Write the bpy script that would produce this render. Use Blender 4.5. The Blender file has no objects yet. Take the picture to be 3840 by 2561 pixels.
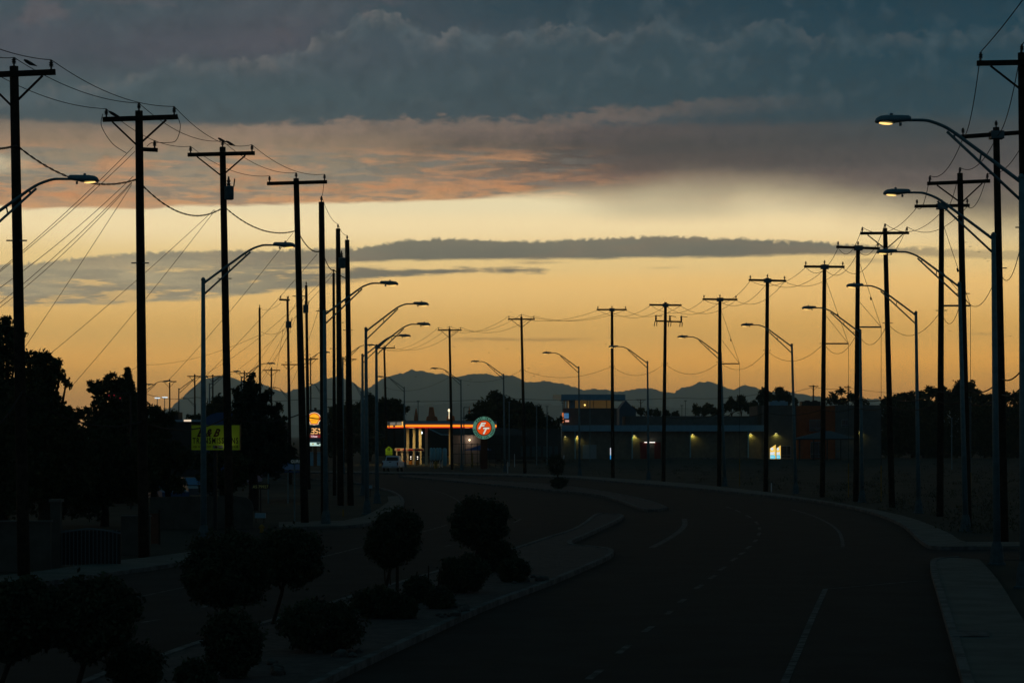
import bpy, bmesh, math, random
import numpy as np
from mathutils import Vector, Matrix
from mathutils.geometry import tessellate_polygon
random.seed(7); rng = np.random.default_rng(7)
S = bpy.context.scene; COL = S.collection
# ------------------------------------------------------------------ camera
F = 5550.0; HC = 4.2; CX = 1175.5; HY = 1000.0      # focal length in photo units, eye height, centre column, horizon row
cam = bpy.data.cameras.new("camera"); co = bpy.data.objects.new("camera", cam); COL.objects.link(co)
cam.sensor_width = 36; cam.lens = 36 * F / 2351; cam.clip_end = 80000; cam.clip_start = 0.5
cam.shift_y = (HY - 784) / 2351
co.location = (0, 0, HC); co.rotation_euler = (math.radians(90), 0, 0); S.camera = co
S.view_settings.view_transform = 'Standard'; S.view_settings.look = 'None'
S.view_settings.exposure = 0; S.view_settings.gamma = 1; S.view_settings.use_curve_mapping = False
S.cycles.volume_bounces = 1; S.cycles.max_bounces = 6; S.cycles.use_denoising = True
S.cycles.volume_max_steps = 64

def lin(c):
    return tuple(((v/255)/12.92 if v/255 <= 0.04045 else ((v/255+0.055)/1.055)**2.4) for v in c)

# ------------------------------------------------------------------ sky (world)
W = bpy.data.worlds.new("World"); S.world = W; W.use_nodes = True
class N:
    def __init__(s, tree): s.t = tree; s.n = tree.nodes; s.l = tree.links
    def put(s, sock, v):
        if isinstance(v, bpy.types.NodeSocket): s.l.new(v, sock)
        elif v is not None: sock.default_value = v
    def m(s, op, a, b=None, c=None, clamp=False):
        x = s.n.new('ShaderNodeMath'); x.operation = op; x.use_clamp = clamp
        s.put(x.inputs[0], a); s.put(x.inputs[1], b)
        if c is not None: s.put(x.inputs[2], c)
        return x.outputs[0]
    def ss(s, v, a, b, lo=0.0, hi=1.0):
        x = s.n.new('ShaderNodeMapRange'); x.interpolation_type = 'SMOOTHSTEP'
        s.put(x.inputs['Value'], v); s.put(x.inputs['From Min'], a); s.put(x.inputs['From Max'], b)
        s.put(x.inputs['To Min'], lo); s.put(x.inputs['To Max'], hi); return x.outputs[0]
    def mix(s, f, a, b, mode='MIX'):
        x = s.n.new('ShaderNodeMix'); x.data_type = 'RGBA'; x.blend_type = mode; x.clamp_factor = True
        s.put(x.inputs[0], f); s.put(x.inputs[6], a if isinstance(a, bpy.types.NodeSocket) else (*a, 1))
        s.put(x.inputs[7], b if isinstance(b, bpy.types.NodeSocket) else (*b, 1)); return x.outputs[2]
    def ramp(s, v, pts, interp='EASE'):
        x = s.n.new('ShaderNodeValToRGB'); s.put(x.inputs[0], v); r = x.color_ramp; r.interpolation = interp
        pts = sorted(pts, key=lambda p: p[0])
        while len(r.elements) < len(pts): r.elements.new(0.5)
        for e, (p, c) in zip(r.elements, pts): e.position = p; e.color = (*lin(c), 1)
        return x.outputs[0]
    def noise(s, vec, scale, detail=4, rough=0.5, dist=0.0):
        x = s.n.new('ShaderNodeTexNoise'); s.put(x.inputs['Vector'], vec); x.inputs['Scale'].default_value = scale
        x.inputs['Detail'].default_value = detail; x.inputs['Roughness'].default_value = rough
        x.inputs['Distortion'].default_value = dist; return x.outputs['Fac']
    def curve(s, v, pts):
        x = s.n.new('ShaderNodeFloatCurve'); s.put(x.inputs['Value'], v); c = x.mapping.curves[0]
        pts = sorted(pts)
        while len(c.points) < len(pts): c.points.new(0.5, 0.5)
        for p, (a, b) in zip(c.points, pts): p.location = (a, b); p.handle_type = 'AUTO_CLAMPED'
        x.mapping.extend = 'HORIZONTAL'; x.mapping.update(); return x.outputs[0]
    def xyz(s, x_, y_, z_=0.0):
        x = s.n.new('ShaderNodeCombineXYZ'); s.put(x.inputs[0], x_); s.put(x.inputs[1], y_); s.put(x.inputs[2], z_)
        return x.outputs[0]

def build_sky():
    w = N(W.node_tree); w.n.clear()
    tc = w.n.new('ShaderNodeTexCoord'); sp = w.n.new('ShaderNodeSeparateXYZ'); w.l.new(tc.outputs['Generated'], sp.inputs[0])
    x, y, z = sp.outputs
    X = w.m('MULTIPLY', w.m('ARCTAN2', x, y), F)               # azimuth and elevation of the looking direction,
    E = w.m('MULTIPLY', w.m('ARCSINE', z), F)                  # in 1/5550 rad
    T = w.m('ADD', w.m('DIVIDE', X, 2351.0), 0.5, clamp=True)
    def tx(px): return math.atan((px-CX)/F)*F/2351 + 0.5
    def te(px, py): return math.atan((HY-py)/math.hypot(F, px-CX))*F/1000
    def line(pts): return w.m('MULTIPLY', w.curve(T, [(tx(a), te(a, b)) for a, b in pts]), 1000.0)
    def ey(py): return te(CX, py)
    e01 = w.m('DIVIDE', E, 1000.0, clamp=True)
    V = w.xyz(w.m('DIVIDE', X, 100.0), w.m('DIVIDE', E, 100.0), 0.0)
    VS = w.xyz(w.m('DIVIDE', X, 420.0), w.m('DIVIDE', E, 60.0), 3.0)      # long flat streaks
    VM = w.xyz(w.m('DIVIDE', X, 200.0), w.m('DIVIDE', E, 100.0), 9.0)
    nb = w.noise(V, 1.5, 5, 0.55, 0.2); nf = w.noise(V, 5.0, 4, 0.6); ns = w.noise(VS, 1.6, 6, 0.6, 0.3)
    ns2 = w.noise(VS, 4.5, 5, 0.6, 0.2); nm = w.noise(VM, 1.0, 5, 0.5, 0.4)
    def cen(n, k): return w.m('MULTIPLY', w.m('SUBTRACT', n, 0.5), k)
    def add(*a):
        r = a[0]
        for b in a[1:]: r = w.m('ADD', r, b)
        return r
    sub = lambda a, b: w.m('SUBTRACT', a, b); mul = lambda a, b: w.m('MULTIPLY', a, b)
    # clear dusk air
    base = w.ramp(e01, [(0.0, (262, 180, 88)), (ey(930), (278, 192, 90)), (ey(850), (330, 235, 99)), (ey(760), (278, 213, 110)),
        (ey(660), (285, 229, 138)), (ey(600), (272, 232, 155)), (ey(520), (282, 252, 192)), (ey(470), (266, 246, 196)), (ey(400), (244, 228, 184))])
    # slight brightening on the left
    base = w.mix(w.ss(T, 0.9, 0.1, 0.0, 0.10), base, lin((255, 226, 160)), 'SCREEN')
    # low band cloud
    top = line([(0, 607), (100, 600), (200, 590), (350, 578), (480, 576), (620, 572), (760, 570), (860, 562), (940, 550), (1020, 547),
        (1120, 552), (1200, 553), (1300, 549), (1420, 545), (1530, 542), (1640, 544), (1760, 550), (1900, 556), (2000, 563), (2120, 568), (2351, 575)])
    bot = line([(0, 642), (200, 634), (400, 626), (600, 616), (760, 608), (900, 601), (1000, 598), (1200, 598), (1500, 594),
        (1700, 591), (1900, 586), (2050, 585), (2200, 594), (2351, 600)])
    fb = w.noise(V, 2.2, 7, 0.62, 0.15)
    puff = w.m('ABSOLUTE', cen(w.noise(V, 3.4, 3, 0.55), 46.0))
    dt = sub(add(top, mul(puff, -0.8), cen(fb, 16.0), 3.0), E); db = sub(E, add(bot, cen(ns2, 14.0)))
    mA = mul(w.ss(dt, -2.0, 7.0), w.ss(db, -3.0, 7.0))
    # lower, ragged companion on the left that breaks up into streaks towards the right
    cB = line([(0, 664), (200, 662), (400, 654), (600, 643), (760, 632), (900, 626), (1100, 622), (1280, 620), (2351, 620)])
    hB = line([(0, 1000-40), (300, 1000-39), (500, 1000-36), (660, 1000-30), (780, 1000-20), (900, 1000-12), (1050, 1000-8), (1230, 1000-7), (1290, 1000-0), (2351, 1000-0)])
    dB = sub(hB, add(w.m('ABSOLUTE', sub(E, cB)), mul(cen(ns2, 26.0), w.ss(T, 0.2, 0.36, 0.4, 1.0)), cen(fb, 12.0)))
    mB = mul(w.ss(dB, -3.0, 8.0), w.ss(T, 0.56, 0.53))
    mlow = w.m('MAXIMUM', mA, mB)
    slit = mul(w.ss(add(mul(ns, 0.6), mul(ns2, 0.4)), 0.50, 0.56), mul(w.ss(T, 0.40, 0.30), w.ss(dt, 26.0, 50.0)))
    mlow = mul(mlow, sub(1.0, mul(slit, 0.62)))
    mlow = mul(mlow, w.ss(T, 0.97, 0.80, 0.45, 1.0))
    clow = w.mix(w.ss(T, 0.10, 0.42), lin((212, 194, 154)), lin((130, 127, 112)))
    clow = w.mix(mul(w.ss(dt, 34.0, 2.0), 0.35), clow, lin((150, 144, 122)))
    clow = w.mix(mul(w.ss(ns, 0.40, 0.62), 0.30), clow, lin((165, 138, 112)))
    clow = w.mix(mul(mul(w.ss(ns2, 0.55, 0.42), w.ss(T, 0.4, 0.25)), 0.35), clow, lin((140, 138, 126)))
    clow = w.mix(mul(w.ss(nm, 0.35, 0.7), 0.18), clow, lin((98, 100, 96)))
    sky = w.mix(mlow, base, clow)
    # thin streaks under and around the band
    def streak(x0, x1, pts, half, col, k=0.8, nz=10.0):
        c = line(pts); d = w.m('ABSOLUTE', sub(E, add(c, cen(ns2, nz))))
        hv = add(half, cen(nf, half*1.2))
        m = mul(w.ss(sub(d, hv), 3.0, -4.0), mul(w.ss(T, tx(x0), tx(x0+90)), w.ss(T, tx(x1), tx(x1-120))))
        return mul(m, k), lin(col)
    for a in ((1150, 1330, [(1150, 602), (1330, 604)], 3, (150, 130, 105), 0.6), (1150, 1230, [(1150, 638), (1230, 640)], 5, (150, 128, 98), 0.6),
              (700, 900, [(700, 648), (900, 645)], 4, (160, 138, 108), 0.6),
              (1480, 1560, [(1480, 530), (1560, 530)], 2, (200, 182, 140), 0.8), (1450, 1600, [(1450, 616), (1600, 614)], 2, (180, 150, 100), 0.6),
              (1920, 2080, [(1920, 600), (2080, 598)], 5, (150, 130, 105), 0.6), (1000, 1400, [(1000, 779), (1400, 779)], 3, (180, 132, 80), 0.5),
              (2180, 2351, [(2180, 768), (2351, 766)], 3, (182, 134, 82), 0.4), (1050, 1130, [(1050, 497), (1130, 498)], 2, (215, 198, 150), 0.8)):
        m, c = streak(*a); sky = w.mix(m, sky, c)
    # main deck of cloud
    dk = line([(0, 472), (60, 480), (160, 476), (300, 481), (420, 472), (560, 470), (760, 467), (900, 463), (1060, 459), (1180, 450), (1280, 446),
        (1400, 447), (1500, 442), (1600, 437), (1700, 440), (1800, 450), (1900, 465), (2000, 482), (2100, 503), (2200, 523), (2351, 548)])
    soft = w.ss(T, 0.44, 0.74, 5.0, 74.0)
    dd = sub(E, add(dk, mul(cen(ns2, 14.0), w.ss(T, 0.62, 0.45, 0.3, 1.0)), cen(ns, 10.0), mul(cen(nm, 60.0), w.ss(T, 0.5, 0.7))))
    mdk = w.ss(dd, mul(soft, -1.0), soft)
    eD = add(e01, cen(fb, 0.044), cen(ns, 0.034))
    def R(rows): return w.ramp(eD, [(ey(p), c) for p, c in rows])
    left = R([(478, (214, 168, 126)), (462, (206, 164, 124)), (430, (184, 156, 124)), (395, (162, 148, 126)), (365, (158, 141, 118)),
              (330, (154, 132, 110)), (300, (134, 120, 106)), (282, (74, 87, 92)), (225, (68, 86, 93)), (120, (75, 81, 92)), (0, (62, 80, 90))])
    mid = R([(470, (198, 150, 110)), (446, (150, 124, 102)), (415, (134, 108, 94)), (385, (96, 84, 80)), (340, (80, 76, 76)),
              (300, (92, 84, 84)), (275, (58, 73, 82)), (200, (53, 74, 84)), (100, (50, 71, 83)), (0, (36, 63, 77))])
    right = R([(560, (214, 192, 140)), (520, (176, 158, 122)), (470, (128, 116, 102)), (420, (104, 94, 91)), (370, (82, 79, 80)), (300, (64, 72, 77)),
              (250, (44, 69, 80)), (120, (24, 62, 78)), (0, (18, 57, 74))])
    cd = w.mix(w.ss(add(T, cen(nm, 0.16)), 0.24, 0.60), left, mid); cd = w.mix(w.ss(T, 0.55, 0.93), cd, right)
    # billows: cumulus edge of the blue bank
    ce = line([(0, 235), (120, 215), (220, 205), (300, 188), (360, 158), (420, 146), (470, 150), (540, 152), (600, 146), (660, 140), (700, 122), (740, 92),
        (790, 78), (820, 48), (880, 42), (940, 66), (1010, 96), (1050, 76), (1120, 96), (1200, 88), (1300, 70), (1420, 92), (1500, 60), (1640, 110), (1760, 62), (1900, 100), (2351, 80)])
    bw = w.m('ABSOLUTE', cen(w.noise(V, 2.1, 7, 0.60, 0.25), 88.0)); bw2 = cen(w.noise(V, 3.0, 8, 0.66, 0.3), 60.0)
    dc = sub(add(ce, mul(bw, -1.0), mul(bw2, -1.0), 22.0), E)
    es = mul(w.ss(T, 0.05, 0.40, 22.0, 12.0), w.ss(nb, 0.3, 0.7, 0.6, 1.8))
    inb = mul(w.ss(dc, mul(es, -0.3), es), w.ss(E, 690.0, 730.0))
    rim = mul(mul(inb, w.ss(dc, 60.0, 0.0)), mul(w.ss(T, 0.80, 0.45, 0.22, 0.62), w.ss(fb, 0.35, 0.62, 0.35, 1.0)))
    blue = w.mix(w.ss(T, 0.35, 0.95), lin((66, 86, 95)), lin((34, 66, 80)))
    cd = w.mix(mul(inb, 0.45), cd, blue)
    rimc = w.mix(w.ss(nb, 0.35, 0.65), lin((122, 118, 116)), lin((88, 104, 112)))
    cd = w.mix(rim, cd, rimc)
    # inner billow shading and pink puffs high up
    cd = w.mix(mul(w.ss(nb, 0.48, 0.72), mul(w.ss(E, 640.0, 800.0), 0.20)), cd, lin((100, 112, 118)))
    cd = w.mix(mul(w.ss(nm, 0.55, 0.30), mul(w.ss(E, 640.0, 760.0), 0.25)), cd, lin((44, 62, 74)))
    cd = w.mix(mul(mul(w.ss(nm, 0.56, 0.70), w.ss(T, 0.62, 0.3)), mul(w.ss(E, 880.0, 930.0), 0.4)), cd, lin((112, 100, 104)))
    cd = w.mix(mul(mul(w.ss(T, 0.10, 0.28), w.ss(T, 0.5, 0.3)), mul(w.ss(dc, 0.0, -30.0), 0.25)), cd, lin((92, 86, 96)))
    # beige seam between the two decks
    bc = line([(0, 300), (300, 300), (450, 303), (600, 300), (700, 294), (850, 289), (1000, 284), (1175, 288), (1350, 271), (1500, 256), (1650, 240), (1800, 233), (2351, 230)])
    bd = sub(E, add(bc, cen(w.noise(VM, 3.4, 8, 0.68, 0.4), 78.0), cen(nb, 20.0)))
    bm = mul(mul(w.ss(bd, -38.0, -2.0), w.ss(bd, 22.0, 2.0)), mul(w.ss(T, 0.14, 0.26), w.ss(T, 0.86, 0.56)))
    bm = mul(bm, w.ss(nb, 0.25, 0.55, 0.45, 1.0))
    cd = w.mix(mul(bm, 0.70), cd, w.mix(w.ss(T, 0.2, 0.75), lin((158, 134, 116)), lin((112, 100, 96))))
    hang = mul(mul(w.ss(bd, -55.0, -12.0), w.ss(bd, 4.0, -8.0)), mul(w.ss(T, 0.38, 0.44), w.ss(T, 0.70, 0.52)))
    cd = w.mix(mul(mul(hang, w.ss(nf, 0.44, 0.6)), 0.35), cd, lin((122, 106, 100)))
    # orange lit streaks and cool patches low in the deck
    low = mul(w.ss(E, 505.0, 545.0), w.ss(E, 672.0, 620.0)); lx = w.ss(T, 0.63, 0.50)
    cd = w.mix(mul(mul(w.ss(ns, 0.46, 0.62), mul(low, lx)), 0.72), cd, lin((220, 158, 110)))
    cd = w.mix(mul(mul(w.ss(ns2, 0.54, 0.42), mul(mul(low, lx), w.ss(ns, 0.62, 0.48))), 0.60), cd, lin((128, 130, 123)))
    cd = w.mix(mul(mul(w.ss(ns2, 0.52, 0.66), mul(mul(w.ss(E, 512.0, 535.0), w.ss(E, 610.0, 560.0)), w.ss(T, 0.66, 0.52))), 0.75), cd, lin((220, 150, 100)))
    und = mul(mul(w.ss(dd, 30.0, 4.0), w.ss(T, 0.60, 0.40)), w.ss(ns2, 0.38, 0.56))
    cd = w.mix(mul(und, 0.7), cd, lin((226, 168, 116)))
    cd = w.mix(mul(mul(w.ss(fb, 0.5, 0.68), w.ss(T, 0.5, 0.2)), mul(mul(w.ss(E, 600.0, 640.0), w.ss(E, 712.0, 680.0)), 0.35)), cd, lin((182, 146, 122)))
    cd = w.mix(mul(mul(w.ss(T, 0.05, 0.0), w.ss(w.m('ABSOLUTE', sub(E, 608.0)), 30.0, 6.0)), 0.7), cd, lin((228, 214, 176)))
    cd = w.mix(mul(w.ss(nf, 0.40, 0.75), mul(w.ss(E, 700.0, 560.0), 0.10)), cd, lin((160, 150, 140)))
    cd = w.mix(mul(w.ss(fb, 0.52, 0.36), 0.16), cd, lin((40, 52, 60)))
    sky = w.mix(mdk, sky, cd)
    # bright opening on the right, under the veil
    ve = mul(w.ss(w.m('ABSOLUTE', sub(X, add(330.0, mul(sub(E, 560.0), -0.4)))), 260.0, 40.0), mul(w.ss(E, 470.0, 520.0), w.ss(E, 600.0, 540.0)))
    sky = w.mix(mul(ve, 0.36), sky, lin((140, 130, 112)))
    # away from the glow: the rest of the dusk dome
    nis = w.n.new('ShaderNodeTexSky'); nis.sky_type = 'NISHITA'; nis.sun_disc = False
    nis.sun_elevation = math.radians(1.0); nis.sun_rotation = math.radians(-6); nis.altitude = 1100
    dome = w.ramp(w.m('DIVIDE', E, 8700.0, clamp=True), [(0.0, (86, 92, 102)), (0.12, (58, 76, 86)), (0.35, (36, 62, 70)), (1.0, (26, 54, 60))])
    far = w.m('MAXIMUM', w.ss(w.m('MAXIMUM', X, mul(X, -0.62)), 2300.0, 7500.0), w.ss(E, 1150.0, 2600.0))
    sky = w.mix(far, sky, dome)
    sky = w.mix(1.0, sky, w.mix(1.0, nis.outputs[0], (0.0015, 0.0015, 0.0015), 'MULTIPLY'), 'ADD')
    sky = w.mix(w.ss(E, -30.0, -400.0), sky, lin((14, 20, 24)))
    bg = w.n.new('ShaderNodeBackground'); w.l.new(sky, bg.inputs[0]); bg.inputs[1].default_value = 1.0
    out = w.n.new('ShaderNodeOutputWorld'); w.l.new(bg.outputs[0], out.inputs[0])
build_sky()
sun = bpy.data.lights.new("sun", 'SUN'); sun.energy = 0.02; sun.angle = math.radians(10); sun.color = (1, 0.7, 0.45)
so = bpy.data.objects.new("sun", sun); COL.objects.link(so)
so.rotation_euler = Vector((math.sin(math.radians(-6)), math.cos(math.radians(-6)), math.tan(math.radians(1.0)))).to_track_quat('Z', 'Y').to_euler()

# ------------------------------------------------------------------ helpers
def P(px, py, D): return Vector(((px-CX)*D/F, D, HC + (HY-py)*D/F))
def GD(py): return HC*F/(py-HY)
def G(px, py, z=0.0):
    D = (HC-z)*F/(py-HY); return Vector(((px-CX)*D/F, D, z))

MATS = {}
def mat(name, col, rough=0.8, metal=0.0, emit=None, es=1.0, var=0.0, vscale=3.0, spec=0.3, bump=0.0, col2=None, glass=False):
    if name in MATS: return MATS[name]
    m = bpy.data.materials.new(name); m.use_nodes = True; t = N(m.node_tree)
    b = m.node_tree.nodes['Principled BSDF']; b.inputs['Roughness'].default_value = rough; b.inputs['Metallic'].default_value = metal
    b.inputs['Specular IOR Level'].default_value = spec; b.inputs['Base Color'].default_value = (*col, 1)
    tc = t.n.new('ShaderNodeTexCoord')
    if var or col2:
        n = t.noise(tc.outputs['Object'], vscale, 6, 0.6)
        c2 = col2 or tuple(c*(1-var) for c in col)
        t.l.new(t.mix(t.ss(n, 0.35, 0.65), col, c2), b.inputs['Base Color'])
    if bump:
        n = t.noise(tc.outputs['Object'], vscale*6, 4, 0.6); bn = t.n.new('ShaderNodeBump'); bn.inputs['Strength'].default_value = bump
        bn.inputs['Distance'].default_value = 0.02; t.l.new(n, bn.inputs['Height']); t.l.new(bn.outputs[0], b.inputs['Normal'])
    if emit:
        b.inputs['Emission Color'].default_value = (*emit, 1); b.inputs['Emission Strength'].default_value = es
    MATS[name] = m; return m

class MB:
    def __init__(s): s.v = []; s.f = []
    def add(s, vs, fs):
        o = len(s.v); s.v += [Vector(v) for v in vs]; s.f += [tuple(i+o for i in f) for f in fs]; return s
    def box(s, a, b):
        x0, y0, z0 = a; x1, y1, z1 = b
        return s.add([(x0,y0,z0),(x1,y0,z0),(x1,y1,z0),(x0,y1,z0),(x0,y0,z1),(x1,y0,z1),(x1,y1,z1),(x0,y1,z1)],
                     [(0,3,2,1),(4,5,6,7),(0,1,5,4),(1,2,6,5),(2,3,7,6),(3,0,4,7)])
    def pbox(s, x0, y0, x1, y1, D, dep):      # a box whose front stands at distance D
        a = P(x0, y1, D); b = P(x1, y0, D); return s.box((a.x, D, a.z), (b.x, D+dep, b.z))
    def bar(s, a, b, w, h=None):
        a = Vector(a); b = Vector(b); h = h or w; d = (b-a).normalized()
        u = d.cross(Vector((0, 0, 1)));  u = u.normalized() if u.length > 1e-4 else Vector((1, 0, 0)); v = u.cross(d)
        vs = [p + u*sx*w/2 + v*sz*h/2 for p in (a, b) for sx, sz in ((-1,-1),(1,-1),(1,1),(-1,1))]
        return s.add(vs, [(0,1,2,3),(7,6,5,4),(0,4,5,1),(1,5,6,2),(2,6,7,3),(3,7,4,0)])
    def tube(s, pts, r, n=8, r2=None, cap=True):
        pts = [Vector(p) for p in pts]; k = len(pts); vs = []; fs = []
        rs = r if isinstance(r, (list, tuple)) else [r + ((r2 if r2 is not None else r)-r)*i/(k-1) for i in range(k)]
        pu = None
        for i, p in enumerate(pts):
            d = (pts[min(i+1, k-1)]-pts[max(i-1, 0)]).normalized()
            if pu is None: pu = d.cross(Vector((0, 1, 0.01)));  pu = pu if pu.length > 1e-3 else d.cross(Vector((1, 0, 0)))
            u = (pu - d*pu.dot(d)).normalized(); pu = u; v = d.cross(u)
            for j in range(n):
                a = 2*math.pi*j/n; vs.append(p + (u*math.cos(a)+v*math.sin(a))*rs[i])
        for i in range(k-1):
            for j in range(n): fs.append((i*n+j, i*n+(j+1) % n, (i+1)*n+(j+1) % n, (i+1)*n+j))
        if cap: fs += [tuple(range(n-1, -1, -1)), tuple(range((k-1)*n, k*n))]
        return s.add(vs, fs)
    def lathe(s, base, prof, n=12, axis=Vector((0, 0, 1))):
        base = Vector(base); pts = [base+axis*h for h, _ in prof]; return s.tube(pts, [max(r, 0.001) for _, r in prof], n)
    def prism(s, poly, d0, d1, plane='xz'):   # polygon of (a,b) extruded from d0 to d1 along the third axis
        n = len(poly)
        mk = (lambda a, b, d: (a, d, b)) if plane == 'xz' else ((lambda a, b, d: (a, b, d)) if plane == 'xy' else (lambda a, b, d: (d, a, b)))
        vs = [mk(a, b, d0) for a, b in poly] + [mk(a, b, d1) for a, b in poly]
        tri = tessellate_polygon([[Vector((a, b, 0)) for a, b in poly]])
        fs = [tuple(t) for t in tri] + [tuple(i+n for i in reversed(t)) for t in tri] + [(i, (i+1) % n, (i+1) % n+n, i+n) for i in range(n)]
        return s.add(vs, fs)
    def blob(s, c, r, seed=0, sub=2, rough=0.2, sq=1.0):
        bm = bmesh.new(); bmesh.ops.create_icosphere(bm, subdivisions=sub, radius=1); R_ = random.Random(seed); vs = []
        for v in bm.verts: vs.append(Vector(c) + Vector((v.co.x, v.co.y, v.co.z*sq))*r*(1+R_.uniform(-rough, rough)))
        s.add(vs, [tuple(x.index for x in f.verts) for f in bm.faces]); bm.free(); return s
    def build(s, name, m, parent=None, origin=None, smooth=False):
        org = Vector(origin) if origin is not None else (Vector(parent.location) if parent is not None else Vector((0, 0, 0)))
        me = bpy.data.meshes.new(name); me.from_pydata([v-org for v in s.v], [], s.f); me.materials.append(m)
        bm = bmesh.new(); bm.from_mesh(me); bmesh.ops.recalc_face_normals(bm, faces=bm.faces); bm.to_mesh(me); bm.free()
        if smooth: me.shade_smooth() if hasattr(me, 'shade_smooth') else None
        o = bpy.data.objects.new(name, me); COL.objects.link(o)
        if parent is not None: o.parent = parent
        else: o.location = org
        return o
ROOT = {}
class Sub:                                    # lets a part be the parent of a sub-part while meshes keep world coordinates
    pass
def sub(mb, name, m, part, smooth=False):     # sub-part of a part (parts sit at their thing's origin)
    org = part.parent.location; o = mb.build(name, m, None, origin=org, smooth=smooth); o.location = (0, 0, 0); o.parent = part; return o
def tag(o, label, cat, group=None, kind=None):
    o['label'] = label
    if cat: o['category'] = cat
    if group: o['group'] = group
    if kind: o['kind'] = kind
    return o
def thing(name, loc, label, cat, group=None):
    o = bpy.data.objects.new(name, None); COL.objects.link(o); o.location = loc; return tag(o, label, cat, group)
def structure(o): o['kind'] = 'structure'; return o

# materials
ASPH = mat('asphalt', (0.022, 0.0235, 0.0225), 0.95, var=0.35, vscale=0.6, spec=0.1, bump=0.3)
CONC = mat('concrete', (0.125, 0.125, 0.115), 0.95, var=0.3, vscale=0.8, spec=0.1)
KERB = mat('kerb_concrete', (0.135, 0.14, 0.14), 0.95, var=0.55, vscale=2.0, spec=0.1)
PAVE = mat('median_paving', (0.095, 0.075, 0.072), 0.95, var=0.35, vscale=4.0, spec=0.1)
DIRT = mat('dry_earth', (0.050, 0.049, 0.041), 0.98, spec=0.05, vscale=0.12, col2=(0.03, 0.034, 0.028))
LINEP = mat('worn_road_paint', (0.125, 0.135, 0.135), 0.95, var=0.75, vscale=3.0, spec=0.1)
WOOD = mat('weathered_pole_wood', (0.040, 0.030, 0.022), 0.95, var=0.5, vscale=4.0, spec=0.1)
ARMW = mat('crossarm_wood', (0.035, 0.028, 0.022), 0.95, var=0.4, vscale=4.0, spec=0.1)
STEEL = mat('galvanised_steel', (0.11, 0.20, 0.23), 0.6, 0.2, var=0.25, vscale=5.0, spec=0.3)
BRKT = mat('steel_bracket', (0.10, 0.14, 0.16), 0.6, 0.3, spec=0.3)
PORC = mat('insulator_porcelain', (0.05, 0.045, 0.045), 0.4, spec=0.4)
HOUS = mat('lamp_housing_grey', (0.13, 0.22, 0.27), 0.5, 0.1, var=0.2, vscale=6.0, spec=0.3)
LENS = mat('sodium_lamp_lens', (0.9, 0.6, 0.2), 0.4, emit=(1.0, 0.58, 0.18), es=1.7)
CABLE = mat('cable_black', (0.02, 0.02, 0.02), 0.8, spec=0.1)
LEAF = mat('dark_leaves', (0.030, 0.045, 0.022), 0.9, col2=(0.05, 0.06, 0.03), vscale=0.8, spec=0.1)
LEAF2 = mat('pine_needles', (0.022, 0.036, 0.026), 0.9, col2=(0.035, 0.05, 0.03), vscale=1.2, spec=0.1)
SHRUB = mat('shrub_leaves', (0.035, 0.048, 0.032), 0.9, col2=(0.055, 0.07, 0.04), vscale=3, spec=0.1)
BARK = mat('bark', (0.04, 0.03, 0.022), 0.95, var=0.4, vscale=6, spec=0.1)
BLACK = mat('black_metal', (0.015, 0.015, 0.016), 0.6)
GLASSD = mat('dark_glass', (0.01, 0.012, 0.014), 0.15, spec=0.5)
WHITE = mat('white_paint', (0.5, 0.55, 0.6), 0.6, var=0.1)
YELP = mat('yellow_paint', (0.26, 0.15, 0.02), 0.8, var=0.3)

# ------------------------------------------------------------------ ground, hills, haze
def grid_ground():
    mb = MB(); xs = [-16000, -6000, -2000, -700, -300, -100, 0, 100, 300, 700, 2000, 6000, 16000]
    ys = [-900, -100, 0, 60, 120, 200, 300, 450, 700, 1200, 3000, 8000, 16500]
    vs = [(x, y, 0) for y in ys for x in xs]; n = len(xs)
    mb.add(vs, [(j*n+i, j*n+i+1, (j+1)*n+i+1, (j+1)*n+i) for j in range(len(ys)-1) for i in range(n-1)])
    return structure(mb.build('ground', DIRT))
grid_ground()
def ridge(name, outline, D, dep, m):
    pts = []
    for i in range(len(outline)-1):
        (x0, y0), (x1, y1) = outline[i], outline[i+1]; k = max(2, int((x1-x0)/6))
        for j in range(k):
            t = j/k; pts.append((x0+(x1-x0)*t, y0+(y1-y0)*t + random.uniform(-1.3, 1.3)*(1 if j else 0.3) + 1.6*math.sin((x0+(x1-x0)*t)*0.31)*math.sin((x0+(x1-x0)*t)*0.127+1)))
    pts.append(outline[-1]); rows = []
    # foot towards the camera, slope, crest, back slope
    R_ = random.Random(5)
    offs = [R_.uniform(-0.03, 0.03) for _ in pts]
    for t, hz in ((-1.0, 0.0), (-0.7, 0.30), (-0.42, 0.58), (-0.2, 0.80), (0.0, 1.0), (0.5, 0.55), (1.0, 0.0)):
        rows.append([(P(px, py, D), t, hz + (offs[i] if 0 < hz < 1 else 0)) for i, (px, py) in enumerate(pts)])
    vs = [(c.x*(1+t*dep/D), D + t*dep, max(-30, c.z*h if h > 0 else -30)) for row in rows for c, t, h in row]; n = len(pts)
    return structure(MB().add(vs, [(j*n+i, j*n+i+1, (j+1)*n+i+1, (j+1)*n+i) for j in range(len(rows)-1) for i in range(n-1)]).build(name, m, smooth=True))
ROCK = mat('mountain_rock', (0.10, 0.11, 0.12), 0.95, var=0.3, vscale=0.002, spec=0.0)
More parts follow.
